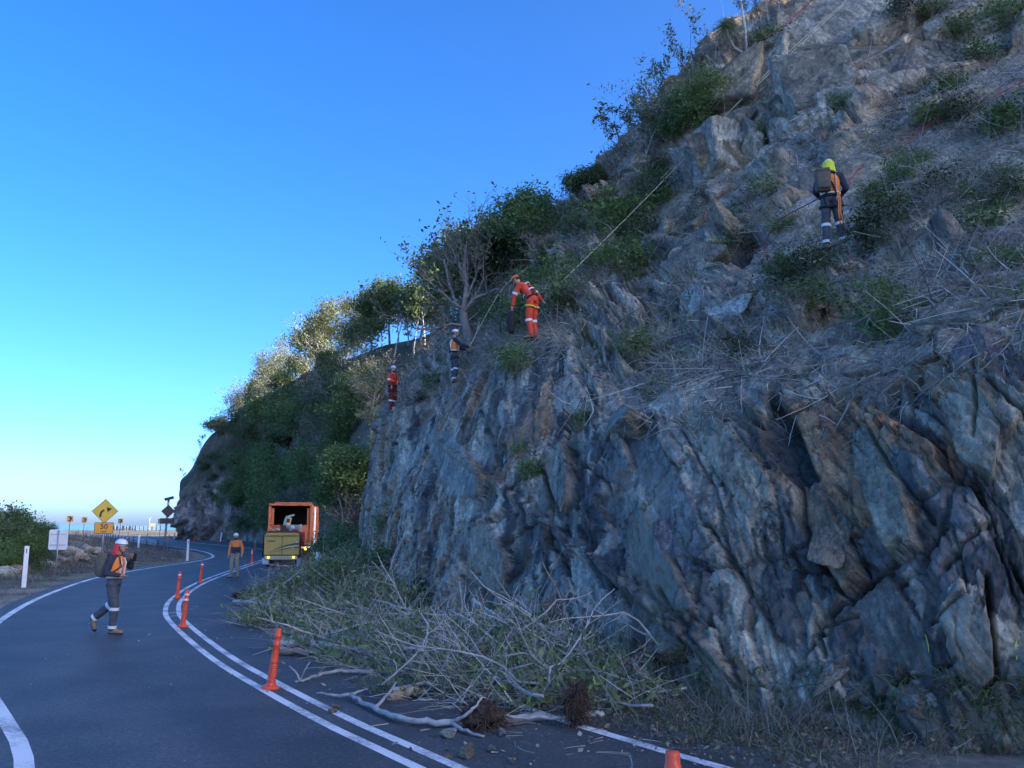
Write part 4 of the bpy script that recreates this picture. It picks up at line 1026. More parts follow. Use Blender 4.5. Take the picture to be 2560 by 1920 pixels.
# the big grey forked tree behind the workers
pb = hill_at(1174, 868)[0] or far_at(1174, 868)[0]
e = empty('forked_tree', pb, 0, 'large grey forked tree with long crooked limbs behind the standing worker', 'tree')
def loc(px, py, dd=0): return at(px, py, pb.y + dd) - pb
mb = MB(); rg2 = np.random.default_rng(31); outs, tips = [], []
mb.tube([loc(1178, 880), loc(1170, 840), loc(1160, 800), loc(1158, 774)], [.19, .16, .14, .12], 8, caps=False)
for ch, r0 in (([(1160, 780), (1185, 745), (1215, 735), (1240, 722), (1262, 728)], .075), ([(1166, 815), (1130, 810), (1085, 822), (1046, 822)], .06), ([(1158, 774), (1130, 755), (1110, 735), (1085, 715)], .07),
               ([(1158, 774), (1165, 720), (1160, 660), (1165, 610)], .09), ([(1166, 745), (1190, 690), (1200, 650)], .05), ([(1140, 762), (1120, 700), (1110, 650)], .05), ([(1168, 700), (1145, 660), (1130, 620)], .04)):
    P = [loc(x, y, rg2.uniform(-.6, .6) * i) for i, (x, y) in enumerate(ch)]
    mb.tube(P, [r0 * (1 - .6 * i / len(P)) for i in range(len(P))], 5, caps=False)
    for i in range(1, len(P)):
        for q in range(2):
            grow(rg2, P[i], (P[i] - P[i - 1]).normalized() + Vector(rg2.normal(0, .6, 3)), rg2.uniform(.8, 1.7), r0 * .35, 1, 3, outs, tips, .6, .08, (3, 4), (.5, .7), .18, .2)
for pts, rr, lv in outs: mb.tube(pts, rr, 3, caps=False)
o = mb.build('trunk', mat('forked_bark', (.22, .205, .19), rough=.9, var=.35, scale=8, bump=.5), e, True)
T_ips = np.array([tuple(t[0]) for t in tips]); n = 900; st = Strands()
st.leaves(T_ips[rg2.integers(0, len(T_ips), n)] + rg2.normal(0, .07, (n, 3)), np.full(n, .07), jcol(rg2, (.13, .13, .08), n), rg2)
link('crown', st.mesh('forked_crown'), e, m_leaf)

# ---------------------------------------------------------------- litter, dry grass and weeds: nobody could count them
rs_ = np.random.default_rng(77)
tanA = unit(np.gradient(HG, axis=0)); tanU = unit(np.gradient(HG, axis=1))
def sample(n, st0, st1, u0, u1, mask=None):
    ii = np.where((station >= st0) & (station <= st1))[0]; jj = np.where((uprow >= u0) & (uprow <= u1))[0]
    i = rs_.choice(ii, n * 3); j = rs_.choice(jj, n * 3)
    w = np.ones(n * 3) if mask is None else mask[i, j]
    k = rs_.random(n * 3) < w; i, j = i[k][:n], j[k][:n]
    return i, j
def scatter(st, n, rng4, lens, wid, cols, lift=(.0, .35), bend=.3, mask=None, seg=3, lie=1.0, down=0.0):
    i, j = sample(n, *rng4, mask); n = len(i)
    P = HGd[i, j]; N = HN[i, j]
    a = rs_.normal(size=n); b_ = rs_.normal(size=n) - down
    d = unit(tanA[i, j] * a[:, None] * lie + tanU[i, j] * b_[:, None] * lie + N * rs_.uniform(lift[0], lift[1], n)[:, None] * 2)
    L = rs_.uniform(*lens, n) * rs_.uniform(.6, 1.2, n); W = rs_.uniform(*wid, n)
    bd = rs_.normal(0, bend, (n, 3)) + np.array([0, 0, -.25])
    ci = rs_.integers(0, len(cols), n)
    C = np.array(cols)[ci] * rs_.uniform(.65, 1.3, (n, 1))
    st.ribbons(P + N * rs_.uniform(.0, .06, n)[:, None], d, L, W, bd, np.clip(C, .01, .8), seg, .4, rs_)
dryc = ((.46, .45, .38), (.36, .345, .29), (.54, .52, .43), (.25, .225, .17), (.38, .36, .32))
patch = sstep(.38, .56, fbm(S_ * .55, T_ * .55, 91)) * (1 - .75 * slab_m)
litter = Strands()
scatter(litter, 17000, (0.3, 8.6, 3.1, 7.3), (.15, .6), (.012, .026), dryc, mask=patch * .9 + .1, bend=.55)
scatter(litter, 3200, (0.3, 8.6, 3.1, 7.3), (.5, 1.05), (.016, .03), ((.36, .34, .30), (.30, .27, .23), (.18, .15, .12)), lift=(0, .25), bend=.45, mask=patch * .8 + .2, seg=5)
scatter(litter, 2600, (1.0, 8.4, 2.7, 3.3), (.2, .6), (.010, .018), dryc, down=.6, bend=.5)
i_, j_ = sample(34000, .3, 8.6, 3.05, 7.3, patch * .85 + .15)
litter.leaves(HGd[i_, j_] + HN[i_, j_] * rs_.uniform(.01, .07, len(i_))[:, None], np.full(len(i_), .034), np.clip(np.array(dryc)[rs_.integers(0, 5, len(i_))] * rs_.uniform(.5, 1.15, (len(i_), 1)), .02, .6), rs_, .4, .5)
lo = link('slope_litter', litter.mesh('slope_litter'), None, m_dry)
tag(lo, 'dry twigs, leaves and cut stems littering the upper slope', 'litter', kind='stuff')
grass = Strands()
def tufts(n, rng4, blades, lens, wid, cols, mask, droop=.55):
    """separate clumps: every blade of a clump springs from one foot"""
    i, j = sample(n, *rng4, mask); n = len(i); k = np.repeat(np.arange(n), blades); m_ = len(k)
    P = HGd[i, j][k] + rs_.normal(0, .035, (m_, 3)); N = HN[i, j][k]
    d = unit(rs_.normal(size=(m_, 3)) * .75 + N * .7 + np.array([0, 0, .55])); sz = rs_.uniform(.6, 1.5, n)[k]
    C = np.array(cols)[rs_.integers(0, len(cols), n)][k] * rs_.uniform(.6, 1.3, (m_, 1))
    grass.ribbons(P - N * .02, d, rs_.uniform(*lens, m_) * sz, rs_.uniform(*wid, m_), rs_.normal(0, .25, (m_, 3)) + np.array([0, 0, -droop]), np.clip(C, .01, .8), 3, .25, rs_)
gm = sstep(.46, .62, fbm(S_ * .45 + 7, T_ * .45, 92)) * .9 + .08
tufts(1900, (0.3, 8.6, 3.15, 7.3), 13, (.18, .5), (.010, .018), ((.42, .41, .31), (.33, .33, .23), (.48, .46, .36), (.35, .33, .30)), gm)
gm2 = .06 + sstep(.5, .62, fbm(S_ * .6 + 17, T_ * .6, 93))
tufts(1500, (0.3, 8.6, 3.05, 7.2), 12, (.12, .36), (.014, .028), ((.14, .23, .075), (.20, .28, .095), (.12, .18, .07)), gm2, .4)
tufts(330, (4.0, 8.6, .55, 1.35), 12, (.1, .3), (.010, .018), ((.12, .18, .06), (.17, .21, .08), (.28, .26, .19)), None)
tufts(120, (5.0, 8.5, 3.2, 4.6), 60, (.25, .6), (.008, .014), ((.30, .27, .28), (.34, .31, .29)), gm, .8)
tufts(650, (.7, 3.4, 3.0, 4.3), 12, (.14, .38), (.010, .018), ((.44, .41, .32), (.36, .34, .26), (.30, .32, .18)), None)
lo = link('slope_grass', grass.mesh('slope_grass'), None, m_leaf)
tag(lo, 'dry and green grass growing on the slope', 'grass', kind='stuff')

# ================================================================ ROADSIDE THINGS
BVH3 = BVHTree.FromPolygons([tuple(v.co) for v in ground.data.vertices], [tuple(p.vertices) for p in ground.data.polygons])
def land_at(px, py):
    h = BVH3.ray_cast(CAMP, ray(px, py).normalized(), 900)
    return h[0] if h[0] is not None else gnd(px, py)
def font(txt, size, name, mtl, parent, loc, rot=(R(90), 0, 0), ext=.002, align='CENTER'):
    cu = bpy.data.curves.new(name, 'FONT'); cu.body = txt; cu.size = size; cu.extrude = ext; cu.offset = size * .012; cu.align_x = align; cu.align_y = 'CENTER'
    tmp = bpy.data.objects.new('tmp_text', cu); COL.objects.link(tmp)
    dg = bpy.context.evaluated_depsgraph_get()
    me = bpy.data.meshes.new_from_object(tmp.evaluated_get(dg)); bpy.data.objects.remove(tmp)
    me.materials.clear()
    o = link(name, me, parent, mtl); o.location = loc; o.rotation_euler = rot
    return o
m_galv = mat('galvanised_steel', (.46, .48, .50), rough=.45, metal=.6, var=.12, scale=5)
m_signback = mat('aluminium_sheet', (.74, .75, .76), rough=.5, metal=.0, var=.08, scale=3)
m_white = mat('white_plastic', (.78, .79, .80), rough=.5, var=.08, scale=4)
m_black = mat('black_paint', (.02, .02, .022), rough=.5)
m_yellow = mat('sign_yellow', (.72, .47, .03), rough=.4, var=.05, scale=6)
m_amber = mat('plate_amber', (.86, .36, .02), rough=.4, var=.05, scale=6)
m_orange_p = mat('orange_plastic', (.82, .10, .04), rough=.42, var=.1, scale=7)
m_refl = mat('reflective_white', (.80, .81, .80), rough=.3)
m_redrefl = mat('red_reflector', (.55, .02, .03), rough=.25)
m_dkgrey = mat('dark_housing', (.03, .032, .038), rough=.5, var=.2, scale=5)
m_rubber = mat('rubber', (.025, .025, .026), rough=.85, var=.2, scale=12)

def rrect(w, h, r, n=4):
    out = []
    for cx, cz, a0 in ((w/2-r, h/2-r, 0), (-w/2+r, h/2-r, 90), (-w/2+r, -h/2+r, 180), (w/2-r, -h/2+r, 270)):
        for k in range(n + 1):
            a = R(a0 + 90 * k / n); out.append((cx + r * math.cos(a), cz + r * math.sin(a)))
    return out
def diamond(s): return [(s, 0), (0, s), (-s, 0), (0, -s)]
def plate(name, poly, th, mtl, parent, y=0.0, z=0.0, x=0.0):
    mb = MB(); mb.prism(poly, th, Matrix.Translation((x, y, z))); return mb.build(name, mtl, parent)
def facing(p): return math.atan2(-p.x, p.y)          # rz that turns local -Y towards the camera

# curve warning sign with speed plate
p = land_at(252, 1424); s = p.y / FOC
e = empty('curve_warning_sign', p, facing(p) + .05, 'yellow diamond sign with a right curve arrow over a 50 plate', 'road sign')
zc = at(253, 1278, p.y).z - p.z; zp = at(252, 1320, p.y).z - p.z
MB().tube([(0, .04, -.2), (0, .04, zc + .25)], .035, 10).build('pole', m_galv, e, True)
f = plate('face', diamond(30 * s), .02, m_black, e, 0, zc)
d1 = plate('panel', diamond(28.4 * s), .02, m_yellow, e, -.006, zc)
ar = []                                                # arrow: a bent shaft with a head, bending to the right
for k in range(9):
    a = R(180 - 72 * k / 8); ar.append((math.cos(a) * 14 + 4.0, math.sin(a) * 14 - 8.5))
inn = [(math.cos(R(180 - 72 * k / 8)) * 9.2 + 4.0, math.sin(R(180 - 72 * k / 8)) * 9.2 - 8.5) for k in range(9)]
poly = [(x * s, z * s) for x, z in ([(-10.2, -14)] + ar + inn[::-1] + [(-5.2, -14)])]
plate('arrow', poly, .01, m_black, d1, -.016, zc, -2 * s)
plate('arrow_head', [(x * s, z * s) for x, z in ((4.5, 10.5), (17.5, 6.5), (7.6, -2.5))], .01, m_black, d1, -.0165, zc, -1.5 * s)
sp = plate('speed_plate', rrect(43 * s, 27 * s, 2 * s), .02, m_black, e, 0, zp); d2 = plate('plate_face', rrect(40.5 * s, 24.5 * s, 1.5 * s), .02, m_amber, sp, -.006, zp)
font('50', 17.5 * s, 'lettering', m_black, d2, (0, -.02, zp + 3.4 * s)); font('km/h', 6.5 * s, 'lettering', m_black, d2, (0, -.02, zp - 8.5 * s))

# back of a sign
p = land_at(139, 1432); s = p.y / FOC
e = empty('sign_seen_from_behind', p, facing(p) - .12, 'plain grey back of a rectangular road sign on a thin pole', 'road sign')
zc = at(145, 1349, p.y).z - p.z
MB().tube([(0, -.03, -.2), (.1 * s, -.03, zc + 22 * s)], .032, 10).build('pole', m_galv, e, True)
plate('panel', rrect(42 * s, 49 * s, 4 * s), .015, m_signback, e, .02, zc)
MB().box((0, 0, zc + 13 * s), (36 * s, .03, .04)).box((0, 0, zc - 13 * s), (36 * s, .03, .04)).build('bracket', m_galv, e)

# electronic sign with solar panel
p = land_at(411, 1378); s = p.y / FOC
e = empty('electronic_sign', p, facing(p) + .1, 'dark unlit electronic diamond sign with solar panel on a grey pole', 'road sign')
zc, zb, zt = (at(417, y, p.y).z - p.z for y in (1278, 1302.5, 1246))
MB().tube([(-1 * s, .12, -.2), (2 * s, .12, zc), (3 * s, .12, zt)], .085, 10).build('pole', m_galv, e, True)
plate('diamond_panel', diamond(16 * s), .18, m_dkgrey, e, 0, zc, 3 * s); plate('lower_panel', rrect(33 * s, 13.5 * s, 1 * s), .2, m_dkgrey, e, 0, zb, 2 * s)
MB().box((4 * s, .1, zt), (22 * s, 12 * s, .05), Euler((.5, -.28, 0)).to_matrix()).build('solar_panel', m_dkgrey, e)

# chevron alignment markers round the far bend
m_chev = mat('chevron_board', (.75, .42, .12), rough=.45)
for k, (px, py, sz, lb) in enumerate(((175, 1297, 14.5, 'chevron board nearest the left bushes'), (211, 1299.5, 12.5, 'chevron board beside the yellow curve sign'),
                                  (301, 1302.5, 11, 'chevron board standing alone over the far railing'), (401, 1303, 11, 'chevron board half hidden behind the electronic sign'))):
    D = .75 * FOC / sz; c = at(px, py, D)
    g = Vector((c.x, c.y, 0))
    h3 = BVH3.ray_cast(Vector((c.x, c.y, 50)), Vector((0, 0, -1)), 100)[0]; g = h3 if h3 is not None else g
    e = empty('chevron_sign', g, facing(c), 'orange and black ' + lb, 'road sign', 'chevron boards round the far bend')
    z = c.z - g.z; s = D / FOC
    MB().tube([(0, .04, -.2), (0, .04, z)], .05, 8).build('pole', m_galv, e)
    f = plate('board', rrect(.75, .78, .04), .02, m_chev, e, 0, z)
    plate('chevron', [(-.22, .3), (.02, .3), (.27, 0), (.02, -.3), (-.22, -.3), (.04, 0)], .01, m_black, f, -.018, z, .03)

# roadside guide posts
def guide_post(px, py, h, label, lean=0.0, refl=True, w=.1):
    p = land_at(px, py) if px < 480 else gnd(px, py)
    e = empty('guide_post', p, facing(p), label, 'guide post', 'white roadside guide posts')
    e.rotation_euler = (0, lean, e.rotation_euler[2])
    b = MB().box((0, 0, h / 2 - .05), (w, .035, h + .1), bev=.01).build('post', m_white, e)
    if refl: MB().box((.0, -.02, h - .17), (.035, .008, .16)).build('reflector', m_redrefl, e)
    return e
guide_post(59, 1469, 1.42, 'tall white guide post with a red reflector at the left edge', .0, w=.15)
guide_post(468, 1402, 1.28, 'white guide post on the tip of grass where the road turns', 0, w=.13)
guide_post(346, 1369, 1.0, 'white guide post in front of the cable barrier', 0, False, w=.15)
guide_post(434, 1349, 1.0, 'leaning white guide post by the foot of the far rock', .13, False, w=.16)
guide_post(551, 1354, 1.2, 'white guide post at the far kerb behind the man in orange', .08, False, w=.17)
p = hill_at(822, 1391)[0] or gnd(822, 1391)
guide_post(822, 1391, .95, 'white guide post on the bank right of the truck', -.13, False, w=.13)
# the toppled white posts at the brush
e = empty('broken_guide_post', gnd(788, 1452), 0, 'white square post with a diagonal brace beside the brush', 'post')
D = gnd(788, 1452).y; L0 = gnd(788, 1452)
def lp(px, py): return at(px, py, D) - L0
MB().tube([lp(786, 1452), lp(790, 1415), lp(795, 1380)], .07, 4).build('post', m_white, e)
MB().tube([lp(757, 1443), lp(775, 1428), lp(792, 1408)], .04, 4).build('brace', m_white, e)
MB().tube([lp(790, 1400), lp(803, 1388)], .055, 4).build('cap', m_white, e)

# orange flexible bollards
def bollard_proto():
    e = empty('lane_bollard', (0, 0, 0))
    prof = [(.0, 0), (.115, 0), (.118, .018), (.10, .03), (.062, .045)]
    MB().lathe(prof, 18).build('base', m_orange_p, e, True)
    prof = [(.062, .04)]
    for k in range(9):
        z = .07 + k * .028; prof += [(.060 - k * .0008, z), (.052 - k * .0008, z + .006), (.052 - k * .0008, z + .016), (.060 - k * .0008, z + .022)]
    prof += [(.05, .34), (.045, .44), (.043, .52), (.049, .525), (.049, .575), (.043, .58), (.042, .63), (.047, .635), (.047, .675), (.041, .68), (.040, .73), (.036, .745), (.0, .748)]
    MB().lathe(prof, 18).build('post', m_orange_p, e, True)
    return e
bol = bollard_proto()
def bollard(px, py, label, bands=(), lean=(0, 0), first=[True], sc=1.0, z=0.0):
    e = bol if first[0] else copy_tree(bol); first[0] = False
    p = gnd(px, py); e.location = p + Vector((0, 0, .006)); e.rotation_euler = (lean[0], lean[1], random.uniform(0, 6)); e.scale = (sc, sc, sc)
    if lean != (0, 0): e.rotation_euler[2] = 0
    tag(e, label, 'bollard', 'orange lane bollards along the centre lines')
    for zb, hb in bands:
        MB().lathe([(.0495, zb), (.0505, zb + .004), (.0505, zb + hb - .004), (.0495, zb + hb)], 18).build('band', m_refl, e, True)
    return e
bollard(676, 1722, 'tall orange bollard in front of the brush on the double line', (), (0, R(6)))
bollard(456, 1568, 'orange bollard with white bands on the inner bend', ((.53, .04), (.637, .035)), (0, R(5)))
bollard(443, 1496, 'orange bollard left of the banded one on the outer line', ((.64, .03),), (0, R(3)))
bollard(500, 1458, 'orange bollard on the double line left of the man in orange', ((.64, .03),), (0, R(4)))
bollard(629, 1408, 'orange bollard on the double line just left of the chipper', ((.53, .04), (.637, .035)))
bollard(637, 1376, 'small orange bollard behind the chipper by the far kerb line', ((.637, .035),))
bollard(546, 1362, 'faint orange bollard behind the shoulder of the man in orange', ((.637, .035),), sc=1.15)
bollard(485, 1358, 'small orange bollard on the far line near the rock', (), sc=1.1)
bollard(422, 1352, 'small orange bollard by the electronic sign pole', (), sc=1.2)
bollard(368, 1345.5, 'tiny orange bollard on the far road by the barrier', (), sc=1.1)
bollard(320, 1342, 'tiny orange bollard farthest along the far road', (), sc=1.1)
p = at(1681, 1880, 5.25); q = Vector((p.x, p.y, 0))
e = copy_tree(bol); e.location = q + Vector((0, 0, .006)); e.rotation_euler = (0, 0, 0); k = p.z / .748; e.scale = (k, k, k)
tag(e, 'orange bollard top cut off by the bottom edge of the picture', 'bollard', 'orange lane bollards along the centre lines')

# cable barrier beside the far stretch of road
path = catmull(np.array([tuple(land_at(x, y)) for x, y in ((393, 1373), (352, 1366), (318, 1358), (285, 1349), (258, 1342), (232, 1337), (206, 1333))]), 200)
dist = np.concatenate([[0], np.cumsum(np.linalg.norm(np.diff(path, axis=0), axis=1))]); npost = 26
B = np.stack([np.interp(np.linspace(0, dist[-1], npost), dist, path[:, k]) for k in range(3)], axis=1)
e = empty('cable_barrier', tuple(B[0]), 0, 'low cable barrier with dark posts along the far road edge', 'barrier')
for b_ in B:
    c = b_ - B[0]; MB().box((c[0], c[1], c[2] + .36), (.13, .13, .86), bev=.015).build('post', m_dkgrey, e)
for h in (.36, .55, .7):
    MB().tube([Vector(b_ - B[0]) + Vector((0, -.08, h)) for b_ in B], .03, 5).build('cable', m_galv, e)
# far railing at the lookout, dark pointed posts, board and lamp
Df = 210
e = empty('far_railing', at(285, 1327, Df), 0, 'thin railing along the lookout at the far bend', 'railing'); o0 = at(285, 1327, Df)
for k in range(34):
    c = at(284 + k * 3.55, 1325, Df) - o0; MB().box((c.x, c.y, c.z + .4), (.10, .10, 1.1)).build('post', m_galv if k % 3 else m_dkgrey, e)
for yy in (1316, 1320):
    MB().box((at(343, yy, Df) - o0), (11.5, .06, .07)).build('rail', m_galv, e)
for k in range(12):
    c = at(278 + k * 5.2 + 1.5 * (k % 3), 1326, 170)
    o = MB().lathe([(.22, 0), (.20, .1), (.06, .85), (.02, .95), (0, .96)], 8).build('pointed_post', m_dkgrey, None); o.location = c
    tag(o, 'dark pointed post in the row below the far railing', 'post', 'dark pointed posts at the far bend')
c = at(380, 1322, 200); e = empty('far_notice_board', c, 0, 'small pale yellow notice board at the far lookout', 'notice board')
MB().box((0, 0, .85), (1.4, .06, .8), bev=.02).build('panel', mat('pale_board', (.36, .36, .24), rough=.6, var=.15, scale=3), e); MB().box((-.5, .05, .2), (.08, .08, .9)).box((.5, .05, .2), (.08, .08, .9)).build('leg', m_galv, e)
c = at(373, 1322, 205); e = empty('far_lamp_post', c, 0, 'thin lamp post at the far lookout', 'lamp post')
MB().tube([(0, 0, -.2), (0, 0, 2.5)], .06, 6).build('pole', m_galv, e); MB().box((0, 0, 2.55), (.55, .3, .14), bev=.03).build('lamp_head', m_galv, e)
for k, px in enumerate((292, 318)):
    pass

# ================================================================ TRUCK AND CHIPPER
m_truck = mat('orange_truck_paint', (.36, .10, .042), rough=.6, var=.16, scale=1.4, bump=.05)
m_truck_d = mat('dark_truck_steel', (.05, .042, .04), rough=.7, var=.3, scale=3)
m_chip = mat('chipper_yellow', (.84, .50, .10), rough=.45, var=.14, scale=1.8)
m_cream = mat('chipper_cream', (.74, .60, .33), rough=.5, var=.1, scale=2)
m_maroon = mat('maroon_frame', (.10, .03, .03), rough=.5, var=.2, scale=3)
m_green = mat('decal_green', (.02, .07, .045), rough=.4)
m_mach = mat('grey_machine', (.42, .43, .43), rough=.5, var=.3, scale=3)
m_red = mat('red_paint', (.62, .03, .025), rough=.4, var=.1, scale=3)
m_lamp = mat('amber_lamp', (.9, .55, .05), rough=.3, emit=(1.0, .72, .06), estr=.45)
m_glass = mat('dark_glass', (.03, .035, .04), rough=.12)
HD = R(8.5)
def wheel(parent, x, y, r=.48, w=.28, rim=True):
    t = MB().lathe([(r * .55, -w/2), (r * .93, -w/2), (r, -w * .38), (r, w * .38), (r * .93, w/2), (r * .55, w/2), (r * .5, w * .3), (0, w * .3)], 20, (x, y, r), 'X').build('wheel', m_rubber, parent, True)
    if rim: MB().lathe([(r * .55, -w * .49), (r * .5, -w * .3), (r * .22, -w * .28), (.0, -w * .34)], 14, (x, y, r), 'X').build('rim', m_mach, t, True)
    return t
tr = at(722, 1402, 49.5); tr.z = 0
tk = empty('chip_truck', tr, HD, 'orange high sided truck with an open dark cargo box, seen from behind', 'truck')
W2, ZB, ZT, LN = 1.2, 1.0, 3.18, 4.6
MB().box((0, LN/2, ZB - .04), (2 * W2, LN, .08)).build('box_floor', m_truck_d, tk)
for sx in (-1, 1):
    MB().box((sx * (W2 - .025), LN/2, (ZB + ZT)/2), (.05, LN, ZT - ZB), bev=.01).build('side_panel', m_truck, tk)
    MB().box((sx * (W2 - .07), -.04, (ZB + ZT)/2 - .02), (.14, .1, ZT - ZB + .04), bev=.015).build('rear_post', m_truck, tk)
    MB().box((sx * (W2 - .23), .0, ZB + 1.55), (.15, .04, .9), bev=.01).build('inner_post', m_truck, tk)
    for k in range(4):
        MB().box((sx * (W2 + .03), .7 + k * 1.1, (ZB + ZT)/2), (.06, .08, ZT - ZB - .1), bev=.01).build('side_rib', m_truck, tk)
MB().box((0, LN - .03, (ZB + ZT)/2), (2 * W2 - .1, .06, ZT - ZB - .02)).build('front_panel', m_truck_d, tk)
MB().box((0, LN/2, ZT - .02), (2 * W2 - .12, LN - .15, .05)).build('roof', m_truck, tk)
for sx in (-1, 1): MB().box((sx * (W2 - .06), LN/2, ZT - .5), (.03, LN - .2, .9)).build('liner', m_truck_d, tk)
MB().box((0, -.05, ZT + .02), (2 * W2, .12, .12), bev=.02).build('top_beam', m_truck, tk); MB().box((.1, .12, ZT + .12), (2 * W2 - .35, .1, .08), bev=.015).build('hood_rail', m_truck, tk)
tg = MB().box((0, -.02, ZB + .53), (2 * W2 - .28, .05, 1.06), bev=.012).build('tailgate', m_truck, tk)
MB().box((0, -.07, ZB + 1.05), (2 * W2 - .28, .05, .07), bev=.012).box((0, -.07, ZB + .06), (2 * W2 - .28, .05, .08), bev=.012).build('tailgate_rail', m_truck, tg)
MB().box((-.42, 2.5, .8), (.12, 6.6, .22)).box((.42, 2.5, .8), (.12, 6.6, .22)).build('chassis', m_truck_d, tk)
MB().box((0, -.1, .86), (2.3, .08, .12), bev=.015).build('rear_bar', m_white, tk)
for sx in (-1, 1):
    lp_ = MB().lathe([(.0, -.05), (.07, -.05), (.078, 0), (.07, .03)], 14, (sx * .88, -.14, .78), 'Y').build('tail_lamp', m_lamp if sx > 0 else m_redrefl, tk, True)
    wheel(tk, sx * .98, 1.15); wheel(tk, sx * .68, 1.15, rim=False); wheel(tk, sx * 1.0, 5.7)
    MB().box((sx * .85, .35, .5), (.6, .02, .6)).build('mud_flap', m_rubber, tk)
MB().tube([(W2 + .12, -.05, .55), (W2 + .12, -.05, ZT - .12)], .055, 8).build('white_pole', m_white, tk)
MB().box((W2 + .02, -.05, ZB + .1), (.3, .05, .05)).box((W2 + .06, -.05, ZT - .5), (.16, .05, .05)).build('pole_bracket', m_truck_d, tk)
cb = MB().box((0, LN + .95, 1.75), (2.3, 1.6, 1.7), bev=.12).build('cab', m_truck, tk)
MB().box((0, LN + 1.76, 2.15), (1.9, .04, .7), bev=.02).build('windscreen', m_glass, cb)
mr_ = MB().tube([(1.15, LN + 1.5, 2.3), (1.5, LN + 1.5, 2.35)], .02, 6).build('mirror_arm', m_truck_d, cb); MB().box((1.58, LN + 1.5, 2.15), (.2, .08, .42), bev=.04).build('mirror', m_truck_d, cb)

cp = at(703, 1412, 45.2); cp.z = 0
ch = empty('wood_chipper', cp, HD - .02, 'yellow wood chipper on wheels with a raised discharge chute, behind the orange truck', 'wood chipper')
hood = MB().prism([(-.86, .60), (.84, .60), (.84, 1.52), (-.86, 1.52)], .05, Matrix.Translation((0, 0, 0))).build('feed_tray', m_chip, ch)
MB().box((0, -.035, 1.06), (.02, .02, .92)).build('tray_seam', m_maroon, hood)
MB().box((0, .35, 1.62), (1.66, .7, .2), bev=.03).build('hood_top', m_chip, ch); MB().box((0, -.03, 1.535), (1.7, .06, .035)).build('hood_edge', m_maroon, hood)
MB().box((-.84, .6, 1.1), (.05, 1.2, 1.0)).box((.82, .6, 1.1), (.05, 1.2, 1.0)).build('hopper_side', m_chip, ch)
fr = MB().tube([(-.93, 0, .5), (-.93, 0, 1.55), (-.88, 0, 1.68), (-.78, 0, 1.74), (.76, 0, 1.74), (.88, 0, 1.68), (.91, 0, 1.55), (.91, 0, .45)], .035, 8).build('safety_bar', m_maroon, ch, True)
MB().box((-.01, -.03, .585), (1.75, .05, .04)).build('tray_hinge', m_maroon, ch)
bp_ = MB().box((-.02, -.02, .45), (1.62, .12, .2), bev=.03).build('bumper', m_cream, ch)
for x in (-.64, .60): MB().lathe([(0, -.06), (.06, -.06), (.068, -.02), (.065, .03)], 16, (x, -.06, .47), 'Y').build('lamp', m_lamp, bp_, True)
MB().box((-.78, .15, .28), (.34, .3, .3), bev=.05).build('mudguard', m_white, ch)
wheel(ch, -.74, .9, .36, .24); wheel(ch, .74, .9, .36, .24); MB().box((0, .9, .36), (1.4, .1, .1)).build('axle', m_truck_d, ch)
MB().box((0, 1.6, .55), (.9, 2.6, .14)).box((0, 3.4, .5), (.12, 1.4, .12)).build('drawbar', m_truck_d, ch)
MB().box((0, 1.5, 1.15), (1.25, 1.5, 1.1), bev=.06).build('drum_housing', m_chip, ch)
MB().tube([(.05, .95, 1.62), (.07, .95, 2.0), (.12, .93, 2.32), (.19, .88, 2.48)], [.20, .185, .17, .16], 4).build('chute', m_cream, ch)
MB().box((.29, .8, 2.55), (.34, .3, .035), Euler((.25, -.25, 0)).to_matrix()).build('chute_flap', m_cream, ch)
MB().box((.17, .76, 2.3), (.16, .02, .2)).build('chute_hatch', m_maroon, ch)
MB().prism([(-.2, 1.68), (.28, 1.68), (.02, 2.08), (-.2, 2.1)], .3, Matrix.Translation((0, .75, 0))).build('chute_guard', m_maroon, ch)
en = MB().box((.52, .95, 1.92), (.62, .5, .34), bev=.04).build('engine', m_mach, ch)
MB().lathe([(0, -.03), (.09, -.03), (.1, .02)], 12, (.42, .68, 1.96), 'Y').build('air_filter', m_white, en, True); MB().tube([(.66, .75, 2.02), (.86, .8, 2.05)], .07, 8).build('exhaust', m_cream, en, True); MB().box((.55, .68, 1.82), (.3, .06, .1), bev=.02).build('hose_block', m_red, en)
MB().box((-.45, .7, 1.86), (.5, .25, .1), bev=.02).build('tool_tray', m_cream, ch)
MB().tube([(-.2, .5, 1.72), (-.55, .5, 1.95), (-.72, .6, 1.72)], .02, 6).build('control_bar', m_maroon, ch)
MB().tube([(.98, .15, 1.0), (1.0, .15, 1.35), (.99, .2, 1.72)], [.1, .11, .08], 8).build('fuel_tank', m_red, ch, True)
MB().tube([(.95, 0, .9), (1.03, -.02, .75), (1.06, -.02, .5), (1.0, 0, .38)], .018, 6).build('hose', m_rubber, ch, True)
MB().box((.86, .05, .22), (.22, .2, .4), bev=.04).build('jack_stand', m_mach, ch)
